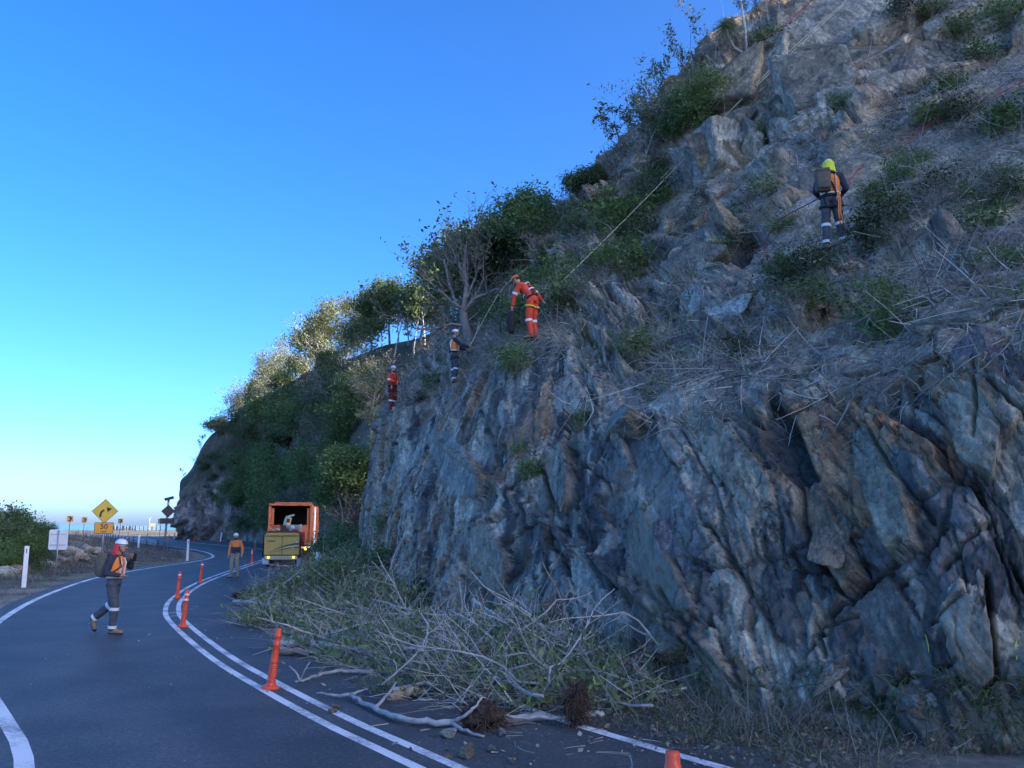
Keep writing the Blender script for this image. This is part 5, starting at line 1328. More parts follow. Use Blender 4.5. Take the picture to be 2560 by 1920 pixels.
# printed stripes and lettering on the tray
def swoosh(y0, y1, th, mtl):
    n = 14; up_ = [(-.62 + 1.46 * k / n, y0 + (y1 - y0) * (1 - (1 - k / n) ** 2) + th * (.2 + .8 * k / n)) for k in range(n + 1)]; lo_ = [(-.62 + 1.46 * k / n, y0 + (y1 - y0) * (1 - (1 - k / n) ** 2)) for k in range(n + 1)]
    MB().prism(up_ + lo_[::-1], .004, Matrix.Translation((0, -.028, 0))).build('stripe', mtl, hood)
swoosh(.70, 1.10, .085, m_green); swoosh(.68, 1.02, .03, m_white); swoosh(.655, .94, .05, m_black)
font('VERMEER', .10, 'lettering', m_black, hood, (-.52, -.03, 1.27)); font('1800', .085, 'lettering', m_white, hood, (.52, -.034, .93)); MB().box((.74, -.03, 1.24), (.05, .004, .12)).build('sticker', m_white, hood)

# ================================================================ PEOPLE
def cap(mb, a, b, ra, rb, n=10, flat=1.0):
    a, b = Vector(a), Vector(b); d = (b - a); d = d.normalized() if d.length > 1e-6 else Vector((0, 0, 1))
    mb.tube([a - d * ra * .95, a - d * ra * .65, a - d * ra * .2, a, b, b + d * rb * .2, b + d * rb * .65, b + d * rb * .95], [ra * .25, ra * .74, ra * .97, ra, rb, rb * .97, rb * .74, rb * .25], n, True, flat)
def ell(mb, c, r, n=12):
    c = Vector(c); mb.lathe([(max(1e-3, math.sin(math.pi * k / 10)), -math.cos(math.pi * k / 10)) for k in range(11)], n)
    for i in range(len(mb.v) - 11 * n, len(mb.v)):
        v = mb.v[i]; mb.v[i] = (c.x + v[0] * r[0], c.y + v[1] * r[1], c.z + v[2] * r[2])
def fuse(mb, voxel, name, mtl, parent, smooth=3, wrinkle=0.0):
    me = mb.mesh('fuse_src'); o = bpy.data.objects.new('fuse_src', me); COL.objects.link(o)
    bm = bmesh.new(); bm.from_mesh(me); bmesh.ops.recalc_face_normals(bm, faces=bm.faces[:]); bm.to_mesh(me); bm.free()
    m = o.modifiers.new('r', 'REMESH'); m.mode = 'VOXEL'; m.voxel_size = voxel
    s = o.modifiers.new('s', 'SMOOTH'); s.iterations = smooth; s.factor = .5
    out = bpy.data.meshes.new_from_object(o.evaluated_get(bpy.context.evaluated_depsgraph_get()))
    bpy.data.objects.remove(o); out.name = name; out.materials.clear()
    if wrinkle:
        n = len(out.vertices); co = np.empty(n * 3, np.float32); no = np.empty(n * 3, np.float32)
        out.vertices.foreach_get('co', co); out.vertices.foreach_get('normal', no); co = co.reshape(-1, 3); no = no.reshape(-1, 3)
        w = fbm(co[:, 0] * 9 + co[:, 1] * 7, co[:, 2] * 22 + co[:, 1] * 5, 3, 3) - .5
        co += no * (w * wrinkle)[:, None]; out.vertices.foreach_set('co', co.ravel()); out.update()
    return link(name, out, parent, mtl, True)
def hand(mb, w, d, side, curl=.6):
    """palm and five fingers from wrist w along d; side = +1 thumb to +X-ish, palm facing down-in"""
    w, d = Vector(w), Vector(d).normalized()
    lat = d.cross(Vector((0, 0, 1))); lat = lat.normalized() if lat.length > .1 else Vector((0, 1, 0)) * 1.0
    if abs(d.z) > .8: lat = Vector((0, 1, 0))
    lat = (lat - d * lat.dot(d)).normalized(); nrm = d.cross(lat) * side
    c = w + d * .05; cap(mb, w, w + d * .075, .026, .03, 8)
    for k, ln in enumerate((.068, .078, .072, .055)):
        o = (k - 1.5) * .019; b = w + d * .085 + lat * o; m_ = b + d * ln * .5 + nrm * ln * .25 * curl; t_ = m_ + d * ln * .35 * (1 - curl * .6) + nrm * ln * .5 * curl
        cap(mb, b, m_, .0098, .009, 6); cap(mb, m_, t_, .009, .0075, 6)
    tb = w + d * .03 + lat * .03; tm = tb + d * .035 + lat * .022 + nrm * .012; cap(mb, tb, tm, .0115, .010, 6); cap(mb, tm, tm + d * .03 + nrm * .01, .010, .008, 6)
def ring(c, ax, ay, rx, ry, n=18):
    c, ax, ay = Vector(c), Vector(ax), Vector(ay)
    return [c + ax * (math.cos(2 * math.pi * k / n) * rx) + ay * (math.sin(2 * math.pi * k / n) * ry) for k in range(n + 1)]
SKIN = mat('skin', (.52, .31, .22), rough=.55, var=.08, scale=20)
HAIR = mat('dark_hair', (.03, .022, .018), rough=.8)
EYE = mat('eye', (.02, .02, .02), rough=.2)
NAVY = mat('navy_cloth', (.035, .042, .068), rough=.9, var=.25, scale=8, bump=.2)
SLATE = mat('slate_trousers', (.075, .085, .105), rough=.9, var=.25, scale=8, bump=.2)
HIVIS = mat('orange_hi_vis', (.92, .25, .05), rough=.8, var=.12, scale=9, bump=.1)
REDV = mat('red_orange_overall', (.72, .075, .035), rough=.8, var=.16, scale=9, bump=.15)
DKRED = mat('dark_red_cloth', (.20, .022, .02), rough=.85, var=.2, scale=9, bump=.15)
KHAKI = mat('khaki_trousers', (.33, .29, .21), rough=.9, var=.18, scale=7, bump=.2)
BOOT = mat('tan_boots', (.30, .20, .115), rough=.8, var=.2, scale=10)
TAPE = mat('reflective_tape', (.78, .79, .78), rough=.4)
HWHITE = mat('white_helmet', (.80, .82, .83), rough=.3)
HORANGE = mat('orange_helmet', (.82, .2, .04), rough=.35)
FLAPR = mat('red_neck_flap', (.80, .06, .06), rough=.85, var=.1, scale=12)
FLAPY = mat('yellow_neck_flap', (.72, .82, .05), rough=.85, var=.1, scale=12)
OLIVE = mat('olive_backpack', (.13, .115, .085), rough=.9, var=.25, scale=9, bump=.2)
STRAP = mat('black_webbing', (.02, .02, .022), rough=.8)
YSTRAP = mat('yellow_webbing', (.75, .62, .10), rough=.8)
METAL = mat('carabiner_metal', (.6, .6, .6), rough=.3, metal=.9)
ROPE_R = mat('red_rope', (.42, .04, .045), rough=.85, var=.3, scale=30)
ROPE_T = mat('tan_rope', (.66, .62, .44), rough=.85, var=.2, scale=30)
ROPE_K = mat('black_rope', (.03, .03, .035), rough=.85)

BASE = dict(pel=(0, 0, .96), waist=(0, 0, 1.1), chest=(0, .0, 1.31), neck=(0, .0, 1.49), head=(0, .025, 1.645), hd=(0, 1, 0),
            hipR=(.095, 0, .93), knR=(.11, .03, .5), anR=(.115, 0, .1), toeR=(.125, .16, .05), hipL=(-.095, 0, .93), knL=(-.11, .03, .5), anL=(-.115, 0, .1), toeL=(-.125, .16, .05),
            shR=(.19, 0, 1.42), elR=(.245, -.03, 1.14), wrR=(.25, .06, .9), shL=(-.19, 0, 1.42), elL=(-.245, -.03, 1.14), wrL=(-.25, .06, .9))
def person(loc, rz, label, J=None, shirt=NAVY, legs=SLATE, boots=BOOT, helmet=HWHITE, flap=None, flap_top=.035, vest=None, kneeband=True, cuffband=True, armband=False, chestband=None, bag=False, bagx=0.0, harness=None, lower=None, height=1.78, beard=False, hc=(.55, .55)):
    K = dict(BASE); K.update(J or {}); K = {k: Vector(v) for k, v in K.items()}
    e = empty('person', loc, rz, label, 'person'); s = height / 1.78; e.scale = (s, s, s)
    hd = K['hd'].normalized()
    # body, one continuous surface
    mb = MB(); H = K['head']
    z_ = Vector((0, 0, 1)); rt = hd.cross(z_).normalized(); up = rt.cross(hd).normalized()
    ell(mb, H, (.082, .098, .118), 14)
    jaw = H + hd * .03 - up * .065; ell(mb, jaw, (.062, .068, .06), 10); cap(mb, H + hd * .092 + up * .012, H + hd * .112 - up * .02, .012, .017, 6)
    for sx in (-1, 1): ell(mb, H + rt * .083 * sx - hd * .005 - up * .01, (.014, .024, .034), 8)
    cap(mb, K['neck'] - z_ * .03, H - up * .06, .06, .055)
    mb.tube([K['pel'] - z_ * .03, K['waist'], K['chest'], K['neck'] - (K['neck'] - K['chest']) * .25], [.095, .085, .098, .06], 12, True, 1.45)
    for q in 'RL':
        cap(mb, K['sh' + q], K['el' + q], .05, .04); cap(mb, K['el' + q], K['wr' + q], .04, .027)
        cap(mb, K['hip' + q], K['kn' + q], .08, .055); cap(mb, K['kn' + q], K['an' + q], .052, .038); cap(mb, K['an' + q] - z_ * .02, K['toe' + q], .04, .035)
        cap(mb, K['chest'] + z_ * .08, K['sh' + q], .06, .05)
        hand(mb, K['wr' + q], K['wr' + q] - K['el' + q], 1 if q == 'L' else -1, hc[0 if q == 'R' else 1])
    body = fuse(mb, .0125, 'body', SKIN, e, 2)
    for sx in (-1, 1):
        m2 = MB(); ell(m2, H + hd * .083 + rt * .034 * sx + up * .012, (.013, .012, .009), 8); m2.build('eye', EYE, body, True)
    m2 = MB(); cap(m2, H + hd * .082 - up * .052 - rt * .02, H + hd * .082 - up * .052 + rt * .02, .008, .008, 6); m2.build('mouth', mat('lips', (.35, .13, .11), rough=.6) if 'lips' not in bpy.data.materials else bpy.data.materials['lips'], body, True)
    m2 = MB(); ell(m2, H - hd * .02 + up * .02, (.088, .092, .108), 12)
    if beard: ell(m2, jaw + hd * .012 - up * .018, (.06, .06, .045), 10)
    m2.build('hair', HAIR, body, True)
    # clothes
    mb = MB(); ch = K['chest']
    mb.tube([K['pel'] + z_ * .0, K['waist'], ch, ch.lerp(K['neck'], .6), K['neck'] - z_ * .005], [.118, .112, .122, .10, .066], 14, True, 1.42)
    for q in 'RL':
        cap(mb, ch + z_ * .075, K['sh' + q], .085, .072); cap(mb, K['sh' + q], K['el' + q], .07, .06); cap(mb, K['el' + q], K['wr' + q] - (K['wr' + q] - K['el' + q]) * .08, .058, .044)
    sh = fuse(mb, .014, 'jacket', shirt, e, 3, .016)
    mb = MB(); mb.tube([K['pel'] + z_ * .1, K['pel'], K['pel'] - z_ * .06], [.118, .128, .11], 14, True, 1.38)
    for q in 'RL':
        cap(mb, K['hip' + q], K['kn' + q], .105, .082); cap(mb, K['kn' + q], K['an' + q] + z_ * .01, .08, .068)
    tro = fuse(mb, .014, 'trousers', legs, e, 3, .02)
    for q in 'RL':
        mb = MB(); a, t_ = K['an' + q], K['toe' + q]; dv = (t_ - a); dv = dv.normalized()
        cap(mb, a + z_ * .03, a - z_ * .03, .055, .05); cap(mb, a - z_ * .045 - dv * .03, t_, .046, .042, 10); bt = fuse(mb, .012, 'boot', boots, e, 2)
        m2 = MB(); cap(m2, a - z_ * .075 - dv * .03, t_ - z_ * .03, .046, .044, 10, .4); m2.build('sole', STRAP, bt, True)
    def band(a, b, f0, f1, r0, r1, name, parent, mtl=TAPE):
        a, b = Vector(a), Vector(b); m_ = MB(); P = [a.lerp(b, f0), a.lerp(b, (f0 + f1) / 2), a.lerp(b, f1)]; m_.tube(P, [r0, (r0 + r1) / 2, r1], 14, False); return m_.build(name, mtl, parent, True)
    for q in 'RL':
        if kneeband: band(K['kn' + q], K['an' + q], .04, .18, .092, .09, 'knee_tape', tro)
        if cuffband: band(K['kn' + q], K['an' + q], .84, .97, .081, .079, 'cuff_tape', tro)
        if armband: band(K['sh' + q], K['el' + q], .72, .92, .075, .072, 'sleeve_tape', sh)
    def tor(f):                                          # a point up the trunk
        seq = [K['pel'], K['waist'], ch, K['neck']]; x = f * 3; i = min(int(x), 2); return seq[i].lerp(seq[i + 1], x - i)
    fw = (K['neck'] - K['pel']).normalized(); fwd = Vector((1, 0, 0)).cross(fw) * -1.0; fwd = fw.cross(Vector((1, 0, 0))) * -1
    if fwd.y < 0: fwd = -fwd
    X = Vector((1, 0, 0))
    if lower:                                            # contrasting lower half of the shirt
        mb = MB(); mb.tube([K['pel'] - z_ * .01, K['waist'], tor(.52)], [.126, .12, .128], 16, False, 1.42); mb.build('shirt_lower', lower, sh, True)
    for f in (chestband or ()):
        mb = MB(); mb.tube([tor(f - .025), tor(f + .025)], [.13, .13], 18, False, 1.44); mb.build('body_tape', TAPE, sh, True)
    if vest:
        mb = MB(); mb.tube([tor(.2), tor(.42), tor(.66), tor(.82), tor(.93)], [.13, .128, .137, .125, .085], 16, False, 1.36); v = mb.build('vest', vest, e, True)
        mb = MB(); mb.tube([tor(.2), tor(.27)], [.137, .137], 18, False, 1.36); mb.build('vest_tape', TAPE, v, True)
        for sx in (-1, 1):
            for sy in (-1, 1):
                mb = MB(); mb.tube([tor(.27) + X * .09 * sx + fwd * .128 * sy, tor(.5) + X * .09 * sx + fwd * .13 * sy, tor(.72) + X * .095 * sx + fwd * .125 * sy, tor(.88) + X * .1 * sx + fwd * .08 * sy], .024, 6, True, .35); mb.build('shoulder_tape', TAPE, v, True)
    if bag:
        c = tor(.58) - fwd * .235 + X * bagx; M3 = Matrix((X, fwd, fw)).transposed()
        b_ = MB().box(c, (.29, .19, .44), M3, .06).build('backpack', OLIVE, e, True)
        MB().box(c - fwd * .1 - fw * .09, (.21, .06, .18), M3, .025).build('pocket', OLIVE, b_, True); MB().box(c - fwd * .02 + fw * .19, (.27, .17, .08), M3, .03).build('flap', OLIVE, b_, True)
        for sx in (-1, 1):
            MB().tube([c + fw * .2 + X * .09 * sx + fwd * .05, tor(.95) + X * .1 * sx - fwd * .06, tor(.9) + X * .11 * sx + fwd * .09, tor(.6) + X * .13 * sx + fwd * .155, tor(.42) + X * .17 * sx + fwd * .02], .018, 6, True, .5).build('strap', STRAP, b_, True)
    if harness:
        hb = MB().tube(ring(tor(.12), X, fwd, .185, .138), .026, 6, False).build('harness', STRAP, e, True)
        for q in 'RL':
            a, b2 = K['hip' + q], K['kn' + q]; c = a.lerp(b2, .28); d = (b2 - a).normalized(); ax = (X - d * X.dot(d)).normalized(); ay = d.cross(ax)
            MB().tube(ring(c, ax, ay, .112, .112), .022, 6, False).build('leg_loop', harness, hb, True)
            MB().tube([tor(.12) + X * (.14 if q == 'R' else -.14) - fwd * .09, c - fwd * .1], .016, 6).build('riser', STRAP, hb, True)
        for sx in (-1, 1):
            MB().tube([tor(.12) + X * .1 * sx - fwd * .14, tor(.55) + X * .03 * sx - fwd * .145, tor(.95) - X * .09 * sx - fwd * .07, tor(.93) - X * .1 * sx + fwd * .07, tor(.5) - X * .06 * sx + fwd * .145], .018, 6, True, .6).build('shoulder_strap', STRAP, hb, True)
        for k in range(4):
            a = tor(.1) + X * (.17 - .02 * k) + fwd * (.1 - .07 * k); MB().tube([a, a - z_ * .07 + X * .02, a - z_ * .13, a - z_ * .07 - X * .02, a], .007, 5, False).build('carabiner', METAL, hb, True)
        MB().tube([tor(.1) + X * .18, tor(.1) + X * .23 - z_ * .2, tor(.1) + X * .2 - z_ * .34, tor(.1) + X * .15 - z_ * .2, tor(.12) + X * .12 + fwd * .1], .009, 6, False).build('lanyard', STRAP, hb, True)
    # helmet and neck flap
    M = Matrix((rt, hd, up)).transposed()
    def xf(m_):
        m_.v = [tuple(M @ Vector(v) + H) for v in m_.v]; return m_
    mb = MB(); prof = [(1.0 - .0 * k, 0) for k in ()] + [(.107 * math.cos(a), .03 + .112 * math.sin(a)) for a in [R(x) for x in (-8, 5, 18, 32, 46, 60, 74, 86)]] + [(.001, .143)]
    mb.lathe(prof, 20); mb.v = [(v[0] * .95, v[1] * 1.16, v[2]) for v in mb.v]
    hm = xf(mb).build('helmet', helmet, e, True)
    mb = MB(); mb.prism([(.09 * math.cos(R(t)), .118 * math.sin(R(t)) + .0) for t in range(20, 161, 14)] + [(.075 * math.cos(R(t)), .165 * math.sin(R(t))) for t in range(160, 19, -14)], .012, Euler((R(90), 0, 0)).to_matrix().to_4x4())
    mb.v = [(v[0], -v[1] if False else abs(v[1]), .024 + v[2] * .2) for v in [(q[0], q[1], 0) for q in mb.v]] if False else [(q[0], abs(q[1]), .022 + (.006 if i % 2 else 0)) for i, q in enumerate(mb.v)]
    xf(mb).build('brim', helmet, hm, True)
    mb = MB(); mb.tube(ring((0, 0, .035), (1, 0, 0), (0, 1, 0), .104, .126, 20), .008, 5, False); xf(mb).build('helmet_strap', STRAP, hm, True)
    mb = MB()
    for sx in (-1, 1): mb.tube([(.098 * sx, .0, .02), (.085 * sx, .03, -.07), (.02 * sx, .06, -.125)], .006, 5)
    xf(mb).build('chin_strap', STRAP, hm, True)
    if flap:
        mb = MB(); vs, fs = [], []; n = 16
        for zz, r1, r2 in ((flap_top, .110, .134), (.0, .112, .136), (-.06, .118, .14), (-.12, .13, .15), (-.175, .15, .165)):
            for k in range(n + 1):
                a = R(178 + 184 * k / n); w = 1 + .04 * math.sin(k * 2.3 + zz * 30); vs.append((math.cos(a) * r1 * w, math.sin(a) * r2 * w, zz))
        for i in range(4):
            for k in range(n): fs.append((i * (n + 1) + k, i * (n + 1) + k + 1, (i + 1) * (n + 1) + k + 1, (i + 1) * (n + 1) + k))
        mb.add(vs, fs); fl = xf(mb).build('neck_flap', flap, hm, True)
        md = fl.modifiers.new('thick', 'SOLIDIFY'); md.thickness = .006
    return e, K
def wpt(e, v):                                          # local point of a person in the world
    return Matrix.Translation(e.location) @ e.rotation_euler.to_matrix().to_4x4() @ Matrix.Diagonal((*e.scale, 1)) @ Vector(v)

# man walking across the near lane
pw = gnd(276, 1585)
walker, KW = person(pw, R(-90), 'person in navy workwear with red neck flap and backpack walking across the road', dict(pel=(0, 0, .97), chest=(0, .03, 1.32), neck=(0, .04, 1.5), head=(0, .09, 1.65), hd=(0, 1, -.1),
    knR=(.11, .09, .52), anR=(.11, .07, .1), toeR=(.12, .25, .05), knL=(-.1, -.06, .54), anL=(-.11, -.40, .27), toeL=(-.11, -.36, .10), elR=(.25, -.06, 1.15), wrR=(.2, .2, 1.1), elL=(-.25, .2, 1.24), wrL=(-.1, .27, 1.42)),
    flap=FLAPR, vest=HIVIS, bag=True, height=1.80)
o = MB().box((0, 0, 0), (.07, .035, .17), None, .012).build('handheld_radio', STRAP, None); o.location = wpt(walker, (-.08, .33, 1.44)); o.rotation_euler = (.3, .2, 0)
tag(o, 'small black radio held up by the walking person', 'radio')
# man in orange by the truck
person(gnd(586, 1444), R(172), 'person in orange and navy shirt and khaki trousers standing left of the chipper', dict(knR=(.13, .05, .5), anR=(.14, .04, .1), toeR=(.18, .19, .05), anL=(-.13, -.02, .1), toeL=(-.17, .13, .05), hd=(-.3, 1, -.1), elL=(-.29, -.02, 1.15), wrL=(-.33, .1, .93), elR=(.27, -.02, 1.15), wrR=(.27, .05, .9)),
       shirt=HIVIS, legs=KHAKI, boots=KHAKI, lower=NAVY, kneeband=False, cuffband=False, beard=True, height=1.76)
# the four on the slope
pa = hill_at(2072, 645)[0]
A, KA = person(pa + Vector((0, -.3, .12)), R(-14), 'person with yellow neck flap, orange vest and backpack standing high on the slope, back turned', dict(hd=(.1, 1, -.15), head=(.0, .05, 1.64), knR=(.14, .08, .54), anR=(.2, .1, .16), toeR=(.24, .26, .12), knL=(-.1, .05, .5), anL=(-.12, 0, .08), toeL=(-.16, .15, .06),
       elR=(.29, .02, 1.16), wrR=(.22, .25, 1.12), elL=(-.27, .03, 1.15), wrL=(-.16, .26, 1.08)), flap=FLAPY, flap_top=.06, vest=HIVIS, bag=True, bagx=-.15, harness=STRAP, height=1.94, helmet=HWHITE)
for k, dx in enumerate((0, .03)):
    MB().tube([(.10 + dx, -.2, 1.02), (.11 + dx, -.24, .85), (.1 + dx, -.22, .62), (.12 + dx * 2, -.2, .40)], .014, 6).build('orange_sling', HIVIS, A, True)
pb_ = hill_at(1330, 858)[0]
Bp, KB = person(pb_ + Vector((0, -.2, .06)), R(58), 'person in red orange overalls and orange helmet bending forward on the slope', dict(pel=(0, -.02, .97), waist=(0, .03, 1.1), chest=(0, .2, 1.29), neck=(0, .33, 1.43), head=(0, .45, 1.54), hd=(0, .8, -.55),
       shR=(.2, .2, 1.38), shL=(-.2, .24, 1.36), elL=(-.25, .36, 1.08), wrL=(-.22, .42, .84), elR=(.33, .04, 1.2), wrR=(.33, -.1, 1.02), hipR=(.1, -.02, .93), knR=(.13, .04, .5), anR=(.14, -.03, .1), toeR=(.16, .13, .05), knL=(-.08, .05, .5), anL=(-.08, -.02, .1), toeL=(-.1, .14, .05)),
       shirt=REDV, legs=REDV, helmet=HORANGE, armband=True, chestband=(.45, .72), harness=YSTRAP, cuffband=False, height=1.90, beard=True)
bw = wpt(Bp, (-.22, .46, .74))
e = empty('black_bag', bw + Vector((0, 0, -.62)), R(58), 'black tool bag hanging from the hand of the bending person', 'bag')
mb = MB(); mb.tube([(0, 0, 0), (0, 0, .06), (0, .02, .3), (0, .0, .5), (0, 0, .58)], [.06, .10, .12, .13, .10], 10, True, .8); mb.build('body', STRAP, e, True)
MB().tube([(0, .08, .55), (0, .1, .64), (0, 0, .68), (0, -.1, .64), (0, -.08, .55)], .012, 6).build('handle', STRAP, e, True)
MB().tube([(0, .1, .5), (0, .26, .55), (0, .34, .3), (0, .33, .05)], .016, 6).build('strap', STRAP, e, True)
pc_ = hill_at(1135, 952)[0]
Cp, KC = person(pc_ + Vector((0, 0, -.08)), R(-80), 'person in navy with orange vest and white helmet reaching out along a rope', dict(hd=(0, 1, -.05), elR=(.2, .2, 1.22), wrR=(.12, .46, 1.18), elL=(-.2, .2, 1.2), wrL=(-.1, .44, 1.12), knR=(.11, .06, .5), knL=(-.1, .0, .5)),
       vest=HIVIS, harness=STRAP, cuffband=True, height=1.80)
pd_ = hill_at(980, 1030)[0]
Dp, KD = person(pd_ + Vector((0, 0, -.05)), R(-122), 'person in red with white helmet and folded arms at the end of the crest', dict(hd=(.25, 1, -.1), elR=(.27, .06, 1.15), wrR=(.02, .24, 1.17), elL=(-.27, .06, 1.15), wrL=(-.02, .22, 1.12), knR=(.1, .04, .5), anL=(-.1, -.06, .1)),
       shirt=REDV, legs=DKRED, armband=True, harness=STRAP, cuffband=False, kneeband=True, height=1.80, beard=True)

# ---------------------------------------------------------------- ropes
def rope(pts, r, mtl, label, sag=0.0, n=60):
    P = catmull(np.array([tuple(p) for p in pts]), n)
    if sag: P[:, 2] -= sag * np.sin(np.linspace(0, math.pi, n))
    o = MB().tube([Vector(p) for p in P], r, 6).build('climbing_rope', mtl, None, True)
    tag(o, label, 'rope', 'ropes of the climbing crew')
    return o
def on(px, py, h=.12):
    p, n = hill_at(px, py)
    return p + n * h if p is not None else at(px, py, 28)
def over(px, py, D): return at(px, py, D)
rope([on(2140, -12), on(1935, 190, .4), over(1620, 484, 26.5), wpt(Bp, KB['wrR'])], .0085, ROPE_T, 'long tan rope running down the slope to the bending person', .1)
rope([on(2110, 20), on(1900, 232, .3), on(1640, 492, .3), over(1404, 775, 24.2), on(1385, 800, .05)], .0085, ROPE_T, 'tan rope lying just below the long one')
rope([on(1822, 200, .2), over(1644, 412, 31), over(1328, 661, 30), over(1252, 728, 29.8), wpt(Cp, KC['wrR'])], .0085, ROPE_T, 'thin tan rope reaching down to the standing person in navy')
rope([wpt(Cp, KC['wrR']) + Vector((.35, .2, .9)), wpt(Cp, KC['wrR']), over(1100, 930, 29.5)], .0085, ROPE_T, 'rope end hanging below the hands of the person in navy')
rope([over(1262, 722, 32), over(1150, 820, 32.6), over(1035, 925, 33), on(1022, 940, .1)], .013, ROPE_T, 'tan rope ending behind the lowest climber')
rope([on(2600, 190, .1), on(2480, 252, .08), on(2400, 285, .1), on(2340, 312, .12), on(2240, 380, .08), on(2150, 430, .08), wpt(A, (.2, .2, 1.0))], .015, ROPE_R, 'dark red rope slung down from the upper edge to the yellow helmet person')
rope([wpt(A, (-.18, -.05, 1.0)), on(1975, 560, .25), on(1930, 590, .1), on(1915, 640, .08), on(1940, 655, .08)], .013, ROPE_R, 'dark red rope trailing from the yellow helmet person')
rope([wpt(A, (.2, .15, 1.0)), on(2118, 560, .3), on(2108, 610, .1), on(2130, 655, .06)], .014, ROPE_R, 'thin red rope hanging beside the yellow helmet person')
rope([on(2040, -5, .06), on(1985, 45, .05), on(1930, 90, .1), on(1890, 118, .12)], .015, ROPE_R, 'red rope lying along the top rocks')
rope([wpt(Bp, (.1, -.1, 1.0)), over(1380, 775, 22.5), on(1420, 800, .1)], .010, ROPE_K, 'thin black line trailing behind the bending person')

# ================================================================ CUT BRUSH ON THE ROAD
rb = np.random.default_rng(123)
m_wood = mat('grey_wood', (.40, .385, .36), rough=.85, var=.35, scale=9, bump=.4)
m_wood_b = mat('brown_wood', (.22, .16, .12), rough=.9, var=.4, scale=8, bump=.4)
m_root = mat_attr('root_fibres', rough=.95, var=0, bump=0, spec=.1)
MOUNDS = [(gnd(715, 1555), 1.1, .35, 1.0), (gnd(745, 1505), 1.6, .62, 1.0), (gnd(850, 1500), 2.0, 1.3, 1.3), (gnd(870, 1446), 1.7, 1.25, 1.3), (gnd(960, 1560), 1.7, 1.0, 1.1),
          (gnd(880, 1610), 1.4, .5, .5), (gnd(1010, 1645), 1.4, .6, .5), (gnd(1180, 1672), 1.6, .9, .3), (gnd(1340, 1700), 1.4, 1.0, .3), (gnd(1280, 1745), 1.0, .5, .25), (gnd(1450, 1735), .9, .6, .3), (gnd(1130, 1720), 1.0, .5, .25), (gnd(1540, 1765), .6, .3, .5)]
def in_mound(n, m):
    c, r, h, g = m; r = r * .9; h = h * .85
    q = unit(rb.normal(size=(n, 2))) * (rb.random((n, 1)) ** .55); z = rb.random(n) ** .8 * h * (1 - (q ** 2).sum(1)) ** .8
    return np.column_stack([c.x + q[:, 0] * r, c.y + q[:, 1] * r * 1.1, np.maximum(z, .01)])
tw = Strands(); lv = Strands()
for m in MOUNDS:
    k = m[1] * m[1] * (m[2] + .3)
    n = int(340 * k); P = in_mound(n, m); d = unit(rb.normal(size=(n, 3)) * np.array([1, 1, .5]) + np.array([-.2, -.1, .12])); P[:, 2] = np.maximum(P[:, 2] - .1, .01)
    d[:, 2] = np.where(P[:, 2] < .15, np.abs(d[:, 2]), d[:, 2])
    tw.ribbons(P, d, rb.uniform(.25, .95, n), rb.uniform(.008, .018, n), rb.normal(0, .3, (n, 3)), jcol(rb, (.46, .44, .39), n, .45), 3, .4, rb)
    n2 = int(3000 * k * m[3]) + 300; P = in_mound(n2, m); P[:, 2] += .06; nn = int(rb.integers(5, 9)); ctr = rb.integers(0, max(6, n2 // 24), n2)
    off = rb.normal(0, .16, (max(6, n2 // 24), 3)); base_ = in_mound(max(6, n2 // 24), m)[ctr] + rb.normal(0, .17, (n2, 3)); base_[:, 2] = np.abs(base_[:, 2]) + .04
    cv = np.where(rb.random((max(6, n2 // 24), 1)) < .22, np.array([[.30, .37, .12]]), np.array([[.17, .225, .105]]))[ctr]
    lv.leaves(base_, np.full(n2, .048), np.clip(cv * rb.uniform(.6, 1.35, (n2, 1)), .01, .6), rb, .3, .38)
o = link('brush_twigs', tw.mesh('brush_twigs'), None, m_dry); tag(o, 'tangle of thin grey twigs in the brush pile at the cliff foot', 'brush', kind='stuff')
o = link('brush_leaves', lv.mesh('brush_leaves'), None, m_leaf); tag(o, 'wilting green leaves in the brush pile at the cliff foot', 'leaves', kind='stuff')

def branch_mesh(seed, L=2.2, r=.03, kids=5):
    g = np.random.default_rng(seed); mb = MB(); pts = [Vector((0, 0, 0))]; d = Vector((1, 0, .02))
    for k in range(8):
        d = (d + Vector((0, g.normal(0, .26), g.normal(0, .18)))).normalized(); pts.append(pts[-1] + d * L / 8)
    rr = [r * (1 - .65 * k / 8) for k in range(9)]; mb.tube(pts, rr, 6)
    for k in range(kids):
        i = int(g.integers(2, 8)); a = g.choice([-1, 1]) * g.uniform(.4, 1.0); dd = Vector((math.cos(a), math.sin(a), g.uniform(0, .6))); q = [pts[i]]; l2 = L * g.uniform(.2, .45)
        for j in range(5):
            dd = (dd + Vector(g.normal(0, .18, 3))).normalized(); q.append(q[-1] + dd * l2 / 5)
        mb.tube(q, [rr[i] * .6 * (1 - .7 * j / 5) for j in range(6)], 5)
        for j in (2, 3, 4):
            d3 = (dd + Vector(g.normal(0, .7, 3))).normalized(); mb.tube([q[j], q[j] + d3 * l2 * .2, q[j] + d3 * l2 * .35 + Vector(g.normal(0, .05, 3))], [rr[i] * .28, rr[i] * .2, rr[i] * .08], 4)
    me = mb.mesh('cut_branch'); me.materials.append(m_wood if seed % 4 else m_wood_b); me.polygons.foreach_set('use_smooth', np.ones(len(me.polygons), dtype=bool)); return me
BR = [branch_mesh(s, 1.4 + .2 * (s % 4), .016 + .005 * (s % 3), 5 + s % 4) for s in range(1, 9)]
rr_ = random.Random(9); nb = 0
